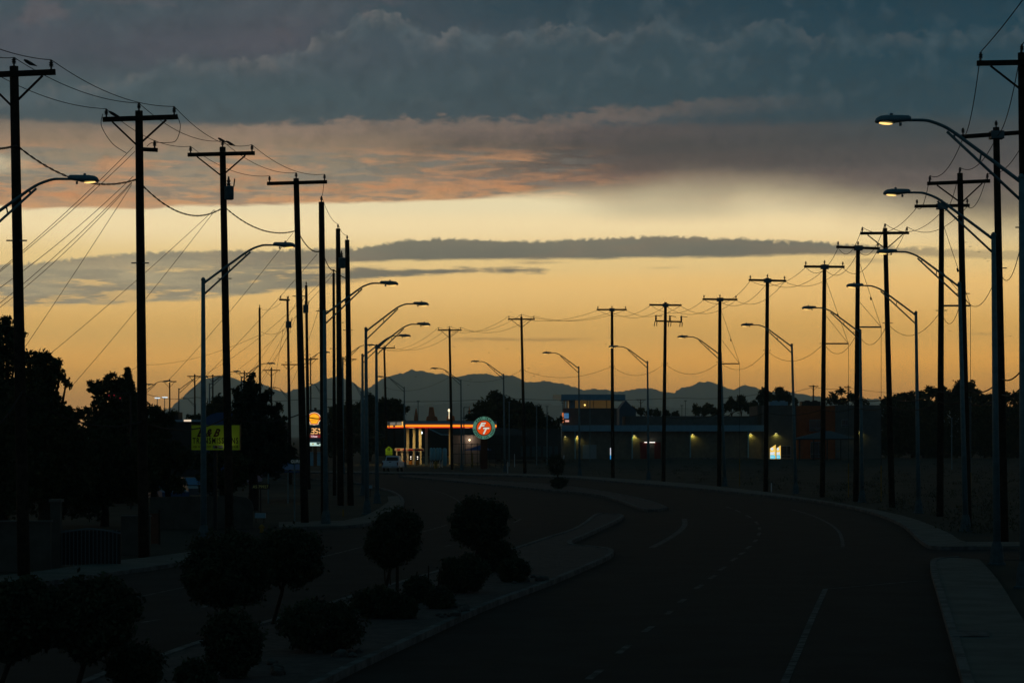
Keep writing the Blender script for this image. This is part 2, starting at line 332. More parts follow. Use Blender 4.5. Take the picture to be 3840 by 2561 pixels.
ridge('mountains', [(250, 985), (330, 955), (395, 935), (425, 905), (448, 885), (462, 873), (478, 868), (500, 863), (520, 862), (545, 872), (580, 878), (610, 885), (640, 897),
    (655, 901), (680, 893), (705, 888), (725, 878), (742, 870), (760, 867), (785, 866), (800, 872), (822, 886), (835, 896), (845, 892), (858, 882), (875, 872), (885, 865),
    (905, 861), (925, 857), (938, 851), (945, 849), (955, 852), (967, 849), (980, 855), (1000, 858), (1015, 857), (1030, 862), (1045, 866), (1060, 864), (1075, 860),
    (1095, 859), (1110, 858), (1130, 861), (1150, 863), (1170, 862), (1182, 863), (1195, 870), (1205, 877), (1225, 878), (1240, 875), (1255, 875), (1270, 878), (1285, 880),
    (1305, 883), (1320, 889), (1335, 895), (1360, 893), (1385, 893), (1410, 898), (1430, 900), (1450, 894), (1480, 890), (1500, 893), (1520, 899), (1550, 902), (1552, 897),
    (1565, 890), (1590, 885), (1605, 877), (1625, 875), (1650, 882), (1670, 892), (1685, 894), (1700, 886), (1712, 884), (1735, 890), (1765, 900), (1800, 897),
    (1830, 903), (1880, 910), (1930, 920), (1990, 915), (2050, 917), (2130, 930), (2400, 940), (2600, 990)], 15000, 1200, ROCK)
ridge('hills', [(350, 995), (700, 975), (850, 950), (950, 930), (1050, 925), (1180, 918), (1300, 932), (1450, 930), (1600, 938), (1750, 946), (1900, 960), (2200, 975), (2500, 995)], 10500, 700, ROCK)
hz = MB().box((-17000, -950, -1.0), (17000, 17000, 440)).build('haze', None or mat('_tmp', (1, 1, 1)))
hm = bpy.data.materials.new('haze_air'); hm.use_nodes = True; hm.node_tree.nodes.clear()
pv = hm.node_tree.nodes.new('ShaderNodeVolumePrincipled'); ho = hm.node_tree.nodes.new('ShaderNodeOutputMaterial')
HAZE_D = 0.000080
pv.inputs['Color'].default_value = (0.60, 0.87, 1.0, 1); pv.inputs['Density'].default_value = HAZE_D; pv.inputs['Anisotropy'].default_value = 0.68
hm.node_tree.links.new(pv.outputs[0], ho.inputs['Volume']); hz.data.materials.clear(); hz.data.materials.append(hm); hz['kind'] = 'stuff'

# ------------------------------------------------------------------ roads
def smooth(pts, k=6):
    out = []
    for i in range(len(pts)-1):
        p0, p1, p2, p3 = pts[max(i-1, 0)], pts[i], pts[i+1], pts[min(i+2, len(pts)-1)]
        for j in range(k):
            t = j/k; out.append(0.5*((2*p1)+(p2-p0)*t+(2*p0-5*p1+4*p2-p3)*t*t+(3*p1-p0-3*p2+p3)*t**3))
    out.append(pts[-1]); return out
def gl(pts, k=6, z=0.0): return smooth([G(a, b, z) for a, b in pts], k)
def sheet(name, poly, z, m):
    tri = tessellate_polygon([[Vector((p.x, p.y, 0)) for p in poly]])
    return structure(MB().add([(p.x, p.y, z) for p in poly], [tuple(t) for t in tri]).build(name, m))
def slab(name, poly, z, m, z0=-0.02): return structure(MB().prism([(p.x, p.y) for p in poly], z0, z, 'xy').build(name, m))
def strip(mb, line_, w, z0, z1):
    L = []; R_ = []
    for i, p in enumerate(line_):
        d = (line_[min(i+1, len(line_)-1)]-line_[max(i-1, 0)]); d.z = 0; d.normalize(); n = Vector((-d.y, d.x, 0)); L.append(p+n*w/2); R_.append(p-n*w/2)
    k = len(L); vs = [(p.x, p.y, z) for z in (z0, z1) for side in (L, R_) for p in side]
    fs = []
    for i in range(k-1):
        fs.append((2*k+i, 2*k+i+1, 3*k+i+1, 3*k+i))
        if z1-z0 > 0.02: fs += [(i, i+1, 2*k+i+1, 2*k+i), (k+i, 3*k+i, 3*k+i+1, k+i+1)]
    if z1-z0 > 0.02: fs += [(0, 2*k, 3*k, k), (k-1, 2*k-1, 4*k-1, 3*k-1)]
    return mb.add(vs, fs)
right_kerb_near = gl([(2330, 1950), (2262, 1700), (2219, 1568), (2185, 1455), (2158, 1365), (2143, 1312), (2150, 1292), (2200, 1287)])
side_a = [G(2600, 1284), G(2600, 1262)]
right_kerb_far = gl([(2240, 1262), (2150, 1262), (2118, 1248), (2068, 1206), (1985, 1176), (1880, 1155), (1734, 1138), (1567, 1121), (1418, 1108.5), (1285, 1098), (1084, 1092), (917, 1089), (817, 1087.5), (650, 1087), (400, 1086)])
left_kerb = gl([(400, 1098), (650, 1100), (790, 1108), (880, 1125), (915, 1140), (925, 1160), (905, 1180), (850, 1205), (800, 1212)])
left_side = [G(500, 1205), G(480, 1240)]
left_kerb2 = gl([(620, 1262), (500, 1280), (377, 1305), (244, 1324), (100, 1345), (-80, 1372), (-400, 1430), (-900, 1560), (-1500, 1800)])
road_poly = right_kerb_near + side_a + right_kerb_far + left_kerb + left_side + left_kerb2 + [G(-1500, 2400), G(3300, 2400)]
sheet('road', road_poly, 0.012, ASPH)
sheet('side_road', [G(2130, 1284), G(3600, 1284), G(3600, 1261), G(2180, 1261)], 0.008, ASPH)
# pavements
sw_out = gl([(3300, 1251), (2300, 1251), (2215, 1250), (2168, 1225), (2068, 1188), (1901, 1155), (1734, 1130), (1567, 1112), (1418, 1101), (1285, 1093), (1084, 1088), (817, 1084), (400, 1083)])
slab('pavement', right_kerb_far + list(reversed(sw_out)), 0.13, CONC)
near_out = gl([(2600, 1950), (2450, 1600), (2349, 1435), (2290, 1340), (2249, 1293)])
slab('pavement_near', right_kerb_near[:-2] + [G(2249, 1293)] + list(reversed(near_out)), 0.13, CONC)
slab('pavement_left', left_kerb2 + list(reversed(gl([(610, 1252), (480, 1268), (360, 1284), (240, 1298), (100, 1318), (-80, 1340), (-400, 1385)]))), 0.12, CONC)
slab('pavement_corner', [G(*q) for q in ((640, 1216), (800, 1212), (850, 1205), (890, 1190), (915, 1172), (923, 1158), (915, 1142), (890, 1143), (892, 1155), (870, 1172), (835, 1190), (790, 1200), (640, 1204))], 0.12, CONC)
kb = MB(); strip(kb, right_kerb_near, 0.18, 0, 0.15); k1 = structure(kb.build('kerb', KERB))
kb = MB(); strip(kb, right_kerb_far[:-6], 0.18, 0, 0.15); structure(kb.build('kerb_far', KERB))
kb = MB(); strip(kb, left_kerb2, 0.18, 0, 0.14); strip(kb, left_kerb, 0.18, 0, 0.14); structure(kb.build('kerb_left', KERB))
# near median with planting, and the far median
m_right = gl([(500, 1730), (640, 1630), (783, 1555), (951, 1475), (1118, 1398), (1265, 1342), (1385, 1290)])
m_nose = gl([(1385, 1290), (1402, 1278), (1398, 1268), (1360, 1262), (1315, 1258), (1308, 1250), (1330, 1240)], 4)
m_strip = gl([(1330, 1240), (1380, 1217), (1418, 1198), (1428, 1188), (1400, 1185), (1371, 1186), (1345, 1205), (1318, 1221), (1255, 1242), (1184, 1266), (984, 1328), (894, 1355), (680, 1421), (467, 1487), (377, 1519), (230, 1568), (0, 1680)])
near_med = m_right[:-1] + m_nose[:-1] + m_strip + [G(200, 1760)]
slab('median', near_med, 0.13, PAVE)
kb = MB(); strip(kb, m_right[:-1]+m_nose[:-1]+m_strip, 0.17, 0, 0.155); structure(kb.build('median_kerb', KERB))
f_low = gl([(917, 1095.5), (1084, 1111), (1180, 1120), (1251, 1127), (1364, 1138), (1420, 1152), (1478, 1173), (1505, 1174), (1530, 1170)])
f_up = gl([(1530, 1170), (1500, 1158), (1434, 1141), (1320, 1122), (1234, 1113), (1084, 1103), (917, 1092)])
slab('far_median', f_low + f_up[1:-1], 0.13, PAVE)
kb = MB(); strip(kb, f_low + f_up[1:-1], 0.17, 0, 0.155); structure(kb.build('far_median_kerb', KERB))
# painted lines
mk = MB()
def line_(pts, w=0.12): strip(mk, gl(pts), w, 0.018, 0.018)
line_([(1818, 1170), (1860, 1182), (1901, 1201), (1925, 1220), (1933, 1238), (1935, 1256)], 0.14)
line_([(1895, 1353), (1868, 1412), (1835, 1490), (1801, 1568), (1740, 1700)], 0.14); line_([(1895, 1353), (2000, 1344), (2108, 1334)], 0.12)
line_([(1495, 1258), (1530, 1240), (1560, 1220), (1572, 1205), (1571, 1191)], 0.25)
line_([(307, 1373), (431, 1347), (560, 1318), (700, 1288), (784, 1268), (900, 1238), (985, 1217), (1027, 1205)], 0.10)
line_([(960, 1122), (1010, 1130), (1052, 1150), (1058, 1170)], 0.08)
line_([(324, 1430), (371, 1422)]); line_([(464, 1395), (491, 1388)]); line_([(1022, 1254), (1037, 1252)]); line_([(1180, 1200), (1196, 1192)])
for a, b in (((1350, 1561), (1380, 1538)), ((1418, 1502), (1443, 1482)), ((1478, 1452), (1498, 1438)), ((1531, 1411), (1541, 1403)), ((1560, 1384), (1572, 1376)), ((1597, 1352), (1612, 1343)),
             ((1629, 1329), (1643, 1321)), ((1652, 1310), (1666, 1301)), ((1678, 1289), (1691, 1281)), ((1698, 1274), (1708, 1268)), ((1714, 1260), (1723, 1254)), ((1731, 1245), (1737, 1239)),
             ((1741, 1230), (1744, 1223)), ((1744, 1217), (1743, 1211)), ((1740, 1204), (1735, 1198)), ((1724, 1189), (1713, 1183)), ((1700, 1176), (1688, 1171)), ((1680, 1168), (1668, 1164))):
    line_([a, b], 0.14)
structure(mk.build('road_markings', LINEP))

structure(MB().prism([(p.x, p.y) for p in (G(2187, 1462, 0.13), G(2186, 1449, 0.13), G(2268, 1449, 0.13), G(2270, 1462, 0.13))], 0.10, 0.16, 'xy').build('pavement_step', KERB))
# ------------------------------------------------------------------ utility poles
INS_TOPS = {}
def insulator(root, base, h=0.26, m=PORC):
    prof = [(0, 0.03), (h*0.3, 0.03), (h*0.35, 0.075), (h*0.45, 0.04), (h*0.55, 0.075), (h*0.65, 0.04), (h*0.75, 0.075), (h*0.85, 0.035), (h, 0.045), (h*1.05, 0.0)]
    MB().lathe(base, prof, 8).build('insulator', m, root)
def upole(key, top, base, label, arm=None, style='V', D=None, r=None, group='wooden utility poles', ins=True, strut=None, lower=None, wtop=None):
    D = D or GD(base[1]); b = P(base[0], base[1], D); b.z = 0; t = P(top[0], top[1], D)
    root = thing('utility_pole', b, label, 'utility pole', group)
    rt = r or 0.13; rb = rt*1.45
    n = 10; pts = [b.lerp(t, i/n) for i in range(n+1)]
    MB().tube(pts, rb, 12, r2=rt).build('pole_shaft', WOOD, root, smooth=True)
    hooks = {'N': b.lerp(t, 0.66)}
    if arm:
        (ax, ay), (bx, by) = arm; A = P(ax, ay, D-0.22); B = P(bx, by, D-0.22)
        c = t.copy(); c.z = (A.z+B.z)/2
        MB().bar(A, B, 0.13, 0.16).build('crossarm', ARMW, root)
        if style == 'V':
            for Q in (A, B):
                q = c.lerp(Q, 0.72); q.z -= 0.1; q.y = D-0.3
                l = c.copy(); l.z -= 0.95; l.y = D-0.3; MB().bar(q, l, 0.05, 0.06).build('brace', ARMW, root)
        if style == 'B':
            q = c.copy(); MB().box((q.x-0.26, q.y-0.34, q.z-0.16), (q.x+0.26, q.y+0.2, q.z+0.14)).build('crossarm_bracket', BRKT, root)
        u = (B-A).normalized(); la = A+u*0.12; lb = B-u*0.12
        up = Vector((0, 0, 0.08))
        if ins:
            insulator(root, la+up); insulator(root, lb+up); insulator(root, t)
        hooks.update(A=la+Vector((0, 0, 0.36)), B=lb+Vector((0, 0, 0.36)), C=t+Vector((0, 0, 0.26)))
        if style == 'B': hooks['A'] = la+Vector((0, 0, -0.05)); hooks['B'] = lb+Vector((0, 0, -0.05)); hooks['C'] = t+Vector((0, -0.2, -0.35))
    else:
        if ins: insulator(root, t)
        hooks.update(C=t+Vector((0, 0, 0.28)))
    if lower:
        (ax, ay), (bx, by) = lower; A = P(ax, ay, D-0.25); B = P(bx, by, D-0.25); MB().bar(A, B, 0.12, 0.14).build('lower_crossarm', ARMW, root)
        for f in (0.03, 0.55, 0.97):
            q = A.lerp(B, f); mb = MB(); mb.lathe(q, [(0.05, 0.05), (0.2, 0.1), (0.35, 0.06), (0.45, 0.1), (0.55, 0.03)], 8)
            mb.bar(q+Vector((0, 0, 0.5)), q+Vector((0.55, 0, 0.42)), 0.05); mb.bar(q+Vector((-0.1, 0, -0.05)), q+Vector((-0.14, 0, -0.45)), 0.07); mb.bar(q+Vector((0.1, 0, -0.05)), q+Vector((0.06, 0, -0.45)), 0.07)
            mb.build('switch', PORC, root)
    if strut:
        sx, sy = strut; q = P(top[0], sy, D); e = P(sx, sy, D)
        MB().tube([q, e], 0.05, 6).build('guy_strut', BRKT, root)
        mb = MB(); g0 = e.copy(); g0.z = 0.0; w_ = 0.014
        hi = b.lerp(t, 0.93); hi2 = b.lerp(t, 0.78)
        mb.tube([hi+Vector((0.12, 0, 0)), e], w_, 5); mb.tube([hi2+Vector((0.12, 0, 0)), e], w_, 5); mb.tube([e, g0], w_, 5)
        k = hi.lerp(e, 0.55); mb.tube([k-Vector((0.01, 0, -0.1)), k+Vector((0.02, 0, -0.1))], 0.045, 6)
        mb.build('guy_wire', CABLE, root); MB().tube([g0, g0+Vector((0, 0, 2.3))], 0.04, 6).build('guy_guard', YELP, root)
    # climbing steps / small hardware
    mb = MB()
    for f in (0.66,):
        q = b.lerp(t, f); mb.bar(q+Vector((-0.3, -0.1, 0)), q+Vector((0.3, -0.1, 0)), 0.04)
    mb.build('bolt_bracket', BRKT, root)
    INS_TOPS[key] = hooks; return root, b, t, D
GR = 'wooden utility poles along the right kerb'; GLF = 'wooden utility poles along the left kerb'; GB = 'small far utility poles'
ordn = 'nearest second third fourth fifth sixth seventh eighth ninth tenth eleventh twelfth thirteenth fourteenth'.split()
RP = [('U0', (2346, 122), (2362, 1301), ((2243, 146), (2450, 142)), 'V', None, 'cut off by the frame edge'),
 ('U1', (2287, 293), (2305, 1243), ((2204, 315), (2367, 303)), 'B', None, 'with steel bracket, just left of the frame-edge pole'),
 ('U2', (2204, 398), (2222, 1211), ((2129, 422), (2273, 416)), 'V', None, 'with V braces, close behind a steel lamp post'),
 ('U3', (2162, 470), (2158, 1185), ((2100, 474), (2226, 472)), 'B', (2228, 702), 'with a side strut and plain bracketed crossarm'),
 ('U4', (2032, 524), (2048, 1165), ((1975, 536), (2087, 535)), 'V', None, 'with V braces, leaning left'),
 ('U5', (1970, 564), (1965, 1151), ((1920, 567), (2020, 571)), 'B', (2023, 751), 'with a side strut, beside a lamp head'),
 ('U6', (1893, 607), (1888, 1141), ((1846, 612), (1939, 613)), 'B', (1948, 789), 'with a side strut, before the orange wall'),
 ('U7', (1762, 638), (1758, 1128), ((1719, 643), (1805, 645)), 'B', None, 'plain bracketed crossarm, beside the lit door banners'),
 ('U8', (1653, 684), (1651, 1116), ((1613, 687), (1693, 688)), 'B', (1698, 835), 'with strut, before the car wash wall'),
 ('U9', (1528, 694), (1523, 1107), ((1491, 700), (1565, 701)), 'B', None, 'two crossarms with hanging switches'),
 ('U10', (1405, 709), (1407, 1097), ((1370, 711), (1439, 711)), 'B', None, 'before the car wash tower'),
 ('U11', (1197, 727), (1205, 1086), ((1166, 733), (1228, 733)), 'V', None, 'with V braces, right of the round sign'),
 ('U12', (1032, 754), (1038, 1078), ((1005, 758), (1060, 758)), 'V', None, 'with V braces, left of the round sign'),
 ('U13', (882, 797), (889, 1070), ((862, 799), (907, 799)), 'B', None, 'above the school crossing sign')]
for i, (k, t, b, arm, st, strut, d) in enumerate(RP):
    upole(k, t, b, f'{ordn[i]} wooden pole of the right row, {d}', arm, st, strut=strut, group=GR, ins=(k != 'U9'), lower=((1504, 737), (1566, 739)) if k == 'U9' else None)
LP = [('L1', (32, 153), (55, 1330), ((-62, 174), (127, 166)), 'with V braces, by the left frame edge'),
 ('L2', (319, 255), (330, 1283), ((236, 275), (408, 269)), 'with V braces and a small side arm'),
 ('L3', (511, 338), (527, 1226), ((431, 356), (585, 352)), 'with V braces, before the yellow billboard'),
 ('L4', (680, 410), (700, 1205), ((613, 422), (751, 418)), 'with a thin unbraced crossarm'),
 ('L5', (738, 464), (746, 1200), None, 'without crossarm, tight behind a lamp post'),
 ('L6', (776, 525), (782, 1160), None, 'carrying a transformer, between two bare poles'),
 ('L7', (797, 551), (805, 1160), None, 'without crossarm, next to the far lamp posts')]
for i, (k, t, b, arm, d) in enumerate(LP):
    rt, bb, tt, D = upole(k, t, b, f'{ordn[i]} wooden pole of the left-hand row, {d}', arm, 'V' if i < 3 else 'N', group=GLF, r=0.13 if i < 4 else 0.135)
    if k == 'L2':
        MB().bar(P(322, 343, D-0.2), P(362, 345, D-0.2), 0.11, 0.13).build('side_arm', ARMW, rt); insulator(rt, P(355, 341, D-0.2))
        for pts in ([(236, 262), (233, 290), (258, 330), (290, 352)], [(405, 262), (414, 290), (405, 322), (385, 328), (350, 328), (337, 337)]):
            MB().tube(smooth([P(a, c, D-0.3) for a, c in pts]), 0.012, 5).build('jumper_wire', CABLE, rt)
SP = [('S1', (703, 655), (709, 1112), None, 'slim bare pole with transformer behind the left row', 0.10, 190),
 ('S2', (660, 688), (667, 1100), ((641, 688), (665, 689)), 'slim pole with a short side arm and a transformer, left of the row', 0.10, 210),
 ('S3', (596, 706), (598, 1092), None, 'slim bare pole rising behind the conifer', 0.10, 240),
 ('S4', (766, 627), (768, 1130), None, 'thin bare pole squeezed before the transformer pole', 0.09, 170),
 ('S5', (389.5, 871), (390, 1062), ((373, 876), (405, 876)), 'far braced pole beside the stadium lights', 0.10, 370),
 ('S6', (447, 859), (448, 1058), ((430, 864), (464, 864)), 'far braced pole just left of the grey lamp post', 0.11, 380),
 ('S7', (488.5, 860), (489, 1058), ((471, 864), (508, 864)), 'far pole between the lamp post and the big pole', 0.11, 385),
 ('S8', (561, 851), (561, 1060), ((543, 857), (579, 857)), 'far pole behind the conifer top', 0.10, 390),
 ('S9', (623, 844), (623, 1060), ((603, 850), (643, 850)), 'far braced pole right of the conifer', 0.12, 380),
 ('S10', (664, 832), (665, 1062), ((646, 837), (683, 837)), 'far pole hidden behind the slim transformer pole', 0.09, 370),
 ('S11', (713, 820), (714, 1064), ((697, 825), (730, 824)), 'far pole seen between two thick left poles', 0.09, 370),
 ('S12', (795, 820), (796, 1064), ((772, 825), (818, 825)), 'far pole peeking past the last thick left pole', 0.09, 370),
 ('S13', (1867.5, 884), (1866, 1046), ((1857, 886), (1879, 887)), 'dark far pole standing above the orange wall', 0.14, 520),
 ('S14', (1947.5, 884), (1947, 1046), ((1938, 888), (1953, 888)), 'far pole inside the bare right-hand tree', 0.12, 520),
 ('S15', (1471, 917), (1471, 1045), ((1460, 917.5), (1482, 917.5)), 'far pole right of the dark gable', 0.10, 560),
 ('S16', (724, 936), (724, 1060), ((705, 942), (739, 942)), 'stubby far pole above the scallop sign', 0.20, 400)]
for k, t, b, arm, d, r, D in SP:
    t3 = P(t[0], t[1], D); upole(k, t, (b[0], HY+HC*F/D), d, arm, 'V' if arm and k not in ('S2', 'S16') else 'N', D=D, r=r, group=GB, ins=(D < 300))

# transformers
def transformer(px, y0, y1, D, label, w=0.42):
    a = P(px, y1, D); b = P(px, y0, D); h = b.z-a.z; root = thing('pole_transformer', a, label, 'transformer', 'pole transformers')
    MB().lathe(a, [(0, w*0.4), (0.03, w*0.5), (h*0.92, w*0.5), (h*0.96, w*0.56), (h, w*0.45), (h+0.04, 0.02)], 14).build('tank', STEEL, root, smooth=True)
    MB().lathe(a+Vector((-0.02, 0, h)), [(0, 0.05), (0.1, 0.09), (0.15, 0.05), (0.22, 0.09), (0.28, 0.05), (0.42, 0.03)], 8).build('bushing', PORC, root)
    MB().bar(a+Vector((w*0.5, 0, h)), a+Vector((w*0.6, 0, h+0.32)), 0.05).build('arrester', PORC, root)
transformer(526, 428, 459, 102.9, 'grey can transformer on the third left pole', 0.40)
transformer(785, 592, 616, 144, 'grey can transformer on the pole between two bare poles', 0.42)
transformer(702, 700, 719, 188.5, 'small transformer on the slim pole right of the fourth pole', 0.42)
transformer(662.5, 738, 753, 208.5, 'small transformer on the slim side-arm pole', 0.50)

# ------------------------------------------------------------------ street lamps
def lamp_meshes():
    up = Vector((0, 0, 1))
    arm = [Vector((x, 0, z)) for x, z in ((0, 0), (0.75, 0.56), (1.35, 1.0), (1.62, 1.2), (1.9, 1.37), (2.26, 1.50), (2.5, 1.52), (2.78, 1.52))]
    mb = MB(); mb.tube(smooth(arm, 4), 0.048, 8, r2=0.035); mb.tube([Vector((0, 0, -0.45)), Vector((1.82, 0, 1.24))], 0.036, 8)
    mb.tube([Vector((0.98, 0, 0.72)), Vector((1.02, 0, 0.50))], 0.022, 6); mb.tube([Vector((1.62, 0, 1.18)), Vector((1.66, 0, 1.09))], 0.03, 6)
    a = mb.build('_arm', STEEL, smooth=True).data
    # cobra head: cross-sections along x
    mb = MB(); secs = [(2.70, 1.55, 0.05, 0.05), (2.76, 1.555, 0.085, 0.085), (2.95, 1.545, 0.12, 0.10), (3.12, 1.53, 0.16, 0.115), (3.30, 1.525, 0.175, 0.12), (3.46, 1.52, 0.16, 0.105), (3.55, 1.50, 0.11, 0.07), (3.585, 1.485, 0.04, 0.02)]
    n = 14; vs = []; fs = []
    for x, z, wy, wz in secs:
        for j in range(n):
            t = 2*math.pi*j/n; s_ = math.sin(t); vs.append((x, wy*math.cos(t), z + wz*(s_ if s_ > 0 else s_*(0.75))))
    for i in range(len(secs)-1):
        for j in range(n): fs.append((i*n+j, i*n+(j+1) % n, (i+1)*n+(j+1) % n, (i+1)*n+j))
    fs += [tuple(range(n)), tuple(range((len(secs)-1)*n, len(secs)*n))]; mb.add(vs, fs)
    mb.lathe((3.18, 0, 1.64), [(0, 0.035), (0.04, 0.045), (0.06, 0.0)], 8); mb.box((2.93, -0.03, 1.38), (2.99, 0.03, 1.46))
    h = mb.build('_head', HOUS, smooth=True).data
    mb = MB(); mb.tube([Vector((x, 0, 0)) for x in (0, 1)], 0.1, 12)   # lens: shallow lit bowl under the front of the head
    mb = MB(); m_ = 16; vs = [(3.34+0.19*math.cos(2*math.pi*j/m_), 0.13*math.sin(2*math.pi*j/m_), 1.442+0.02*math.cos(2*math.pi*j/m_)) for j in range(m_)] + [(3.34+0.11*math.cos(2*math.pi*j/m_), 0.08*math.sin(2*math.pi*j/m_), 1.418+0.012*math.cos(2*math.pi*j/m_)) for j in range(m_)]
    mb.add(vs, [(j, (j+1) % m_, (j+1) % m_+m_, j+m_) for j in range(m_)] + [tuple(range(m_, 2*m_)), tuple(range(m_))])
    l = mb.build('_lens', LENS).data
    for o in list(COL.objects):
        if o.name in ('_arm', '_head', '_lens'): bpy.data.objects.remove(o)
    return a, h, l
ARM_ME, HEAD_ME, LENS_ME = lamp_meshes()
def lamp(top, base, tip, label, group, D=None, lit=True, lensme=None):
    D = D or GD(base[1]); b = P(base[0], base[1], D); b.z = 0; t = P(top[0], top[1], D)
    root = thing('street_lamp', b, label, 'street lamp', group)
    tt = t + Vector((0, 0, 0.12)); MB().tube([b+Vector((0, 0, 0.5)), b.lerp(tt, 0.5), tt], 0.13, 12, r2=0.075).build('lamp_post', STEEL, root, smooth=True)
    MB().lathe(tt, [(0, 0.09), (0.05, 0.09), (0.12, 0.03)], 8).build('finial', STEEL, root)
    MB().lathe(b, [(0, 0.30), (0.05, 0.30), (0.08, 0.24), (0.55, 0.20), (0.75, 0.135)], 8).build('post_base', mat('post_base_grey', (0.07, 0.11, 0.125), 0.8, var=0.3, vscale=5.0, spec=0.1), root)
    dirx = -1 if tip[0] < top[0] else 1
    full = 3.58*F/D; meas = abs(tip[0]-top[0]); c = min(1.0, meas/full); yaw = math.acos(c); sc = max(1.0, meas/full)
    off = t-b
    R_ = Matrix.Translation(off) @ Matrix.Rotation((0 if dirx > 0 else math.pi) + (yaw if dirx > 0 else -yaw), 4, 'Z') @ Matrix.Scale(sc, 4)
    ao = bpy.data.objects.new('arm', ARM_ME); ao.parent = root; ao.matrix_local = R_; COL.objects.link(ao)
    hd = bpy.data.objects.new('lamp_head', HEAD_ME); hd.parent = root; hd.matrix_local = R_; COL.objects.link(hd)
    ln = bpy.data.objects.new('lens', LENS_ME); ln.parent = hd; COL.objects.link(ln)
    return root
GRL = 'steel street lamps along the right kerb'; GLL = 'steel street lamps along the left kerb'
RLs = [((2345, 419), (2352, 1350), 2009, 'biggest head, hanging over the dark sky'), ((2281, 550), (2289, 1296), 2028, 'second head from the top right'),
 ((2203, 659), (2217, 1220), 2013, 'third head down on the right'), ((2103, 724), (2109, 1178), 1943, 'fourth head, touching a wooden pole'),
 ((1975, 764), (1979, 1153), 1841, 'fifth head, left of a pole with side strut'), ((1818, 796), (1827, 1133), 1701, 'sixth head, post beside the lit banners'),
 ((1655, 816), (1664, 1116), 1555, 'seventh head, post hidden by a wooden pole'), ((1486.5, 834), (1489, 1101), 1397, 'eighth head, before the red wall panels'),
 ((1328.7, 846), (1331, 1092), 1245, 'ninth head, before the car wash corner'), ((1156, 862), (1159, 1083), 1081, 'tenth head, right of the round sign'),
 ((1058, 876), (1060, 1079), 988, 'eleventh head, left of the round sign'), ((928, 892), (930, 1072), 865, 'twelfth head, before the lit canopy'),
 ((829, 902), (830, 1068), 795, 'thirteenth head, half hidden by left poles'), ((741, 906), (741, 1066), 706, 'fourteenth head, above the scallop sign'),
 ((664, 913), (664, 1064), 620, 'fifteenth head, right of the conifer'), ((449, 932), (449, 1052), 412, 'sixteenth head, over the far left street')]
for i, (t, b, tip, d) in enumerate(RLs): lamp(t, b, (tip, 0), f'street lamp of the right row, {d}', GRL)
LLs = [((-66, 531), (-62, 1339), 220, 'large lit head, arm crossing the first pole'), ((466.5, 651), (467.5, 1250), 675, 'post before the yellow billboard'),
 ((745, 723), (748, 1208), 911, 'post glued to the fifth wooden pole'), ((840, 761), (842.5, 1181), 982, 'rising just right of the pole cluster'),
 ((864, 799), (865.5, 1155), 986, 'lower twin head beside the pole cluster'), ((832, 819.5), (834, 1137), 941, 'post left of the taller twin'),
 ((787, 824), (788, 1088), 860, 'small head touching a lamp post'), ((697, 838), (697, 1082), 754, 'small head between the thick poles'),
 ((554, 868), (554, 1080), 632, 'small lit head crossing the slim bare pole'), ((481, 884), (481, 1078), 553, 'small head just right of the third pole'),
 ((410.5, 895), (410.5, 1074), 478, 'small arm touching the grey post'), ((325, 904), (325, 1066), 392, 'small head crossing the far braced pole'),
 ((285, 912), (285, 1064), 353, 'smallest head just right of the second pole')]
for i, (t, b, tip, d) in enumerate(LLs): lamp(t, b, (tip, 0), f'street lamp of the left row, {d}', GLL)

# ------------------------------------------------------------------ wires
def sagline(a, b, sag, n=18): return [a.lerp(b, i/n) - Vector((0, 0, 4*sag*(i/n)*(1-i/n))) for i in range(n+1)]
def run(pts, sags, r, label, cat='power line', group='overhead power lines', name='power_line', twist=0.0):
    if pts[0].y < 67 and pts[0].x < -5: pts = [pts[0] + (pts[0]-pts[1])*3] + list(pts); sags = [0.0] + list(sags)
    line = []
    for i in range(len(pts)-1):
        s = sags[i] if isinstance(sags, (list, tuple)) else sags
        q = sagline(pts[i], pts[i+1], s, 18 if not twist else 60)
        line += q if i == 0 else q[1:]
    mb = MB()
    if twist:
        for ph in (0, math.pi):
            mb.tube([p + Vector((0.0, 0, math.sin(i*1.1+ph)*twist)) for i, p in enumerate(line)], r, 5)
    else: mb.tube(line, r, 5)
    return tag(mb.build(name, CABLE, origin=pts[0], smooth=False), label, cat, group)
H = INS_TOPS
RK = ['U%d' % i for i in range(14)]
def beyond(p, dx, dy, dz): return p + Vector((dx, dy, dz))
def chain(h, first): return [first] + [H[k][h] for k in RK]
sg = [0.6, 0.55, 0.6, 0.75, 0.9, 0.9, 0.75, 0.9, 0.9, 0.8, 0.8, 1.2, 1.2, 1.2]
run(chain('A', Vector((11.6, 40, 16.7))), [0.5]+sg[:13], 0.016, 'thin power line joining the left ends of the right row crossarms')
run(chain('C', Vector((13.0, 40, 17.3))), [0.5]+sg[:13], 0.016, 'thin power line joining the pole tops of the right row')
run(chain('B', Vector((14.4, 40, 16.7))), [0.5]+sg[:13], 0.016, 'thin power line joining the right ends of the right row crossarms')
run([H[k]['N'] for k in RK], [1.0]*13, 0.014, 'thin low wire halfway up the right row of poles')
run([P(2380, 790, 70), P(2300, 870, 96), P(2216, 892, 113), P(2157, 898, 118), P(2043, 912, 141), P(1966, 915, 154), P(1888, 922, 165)], [0.4, 0.35, 0.15, 0.35, 0.2, 0.2], 0.028, 'thick communication cable drooping low between the right poles', 'cable', 'communication cables', 'communication_cable')
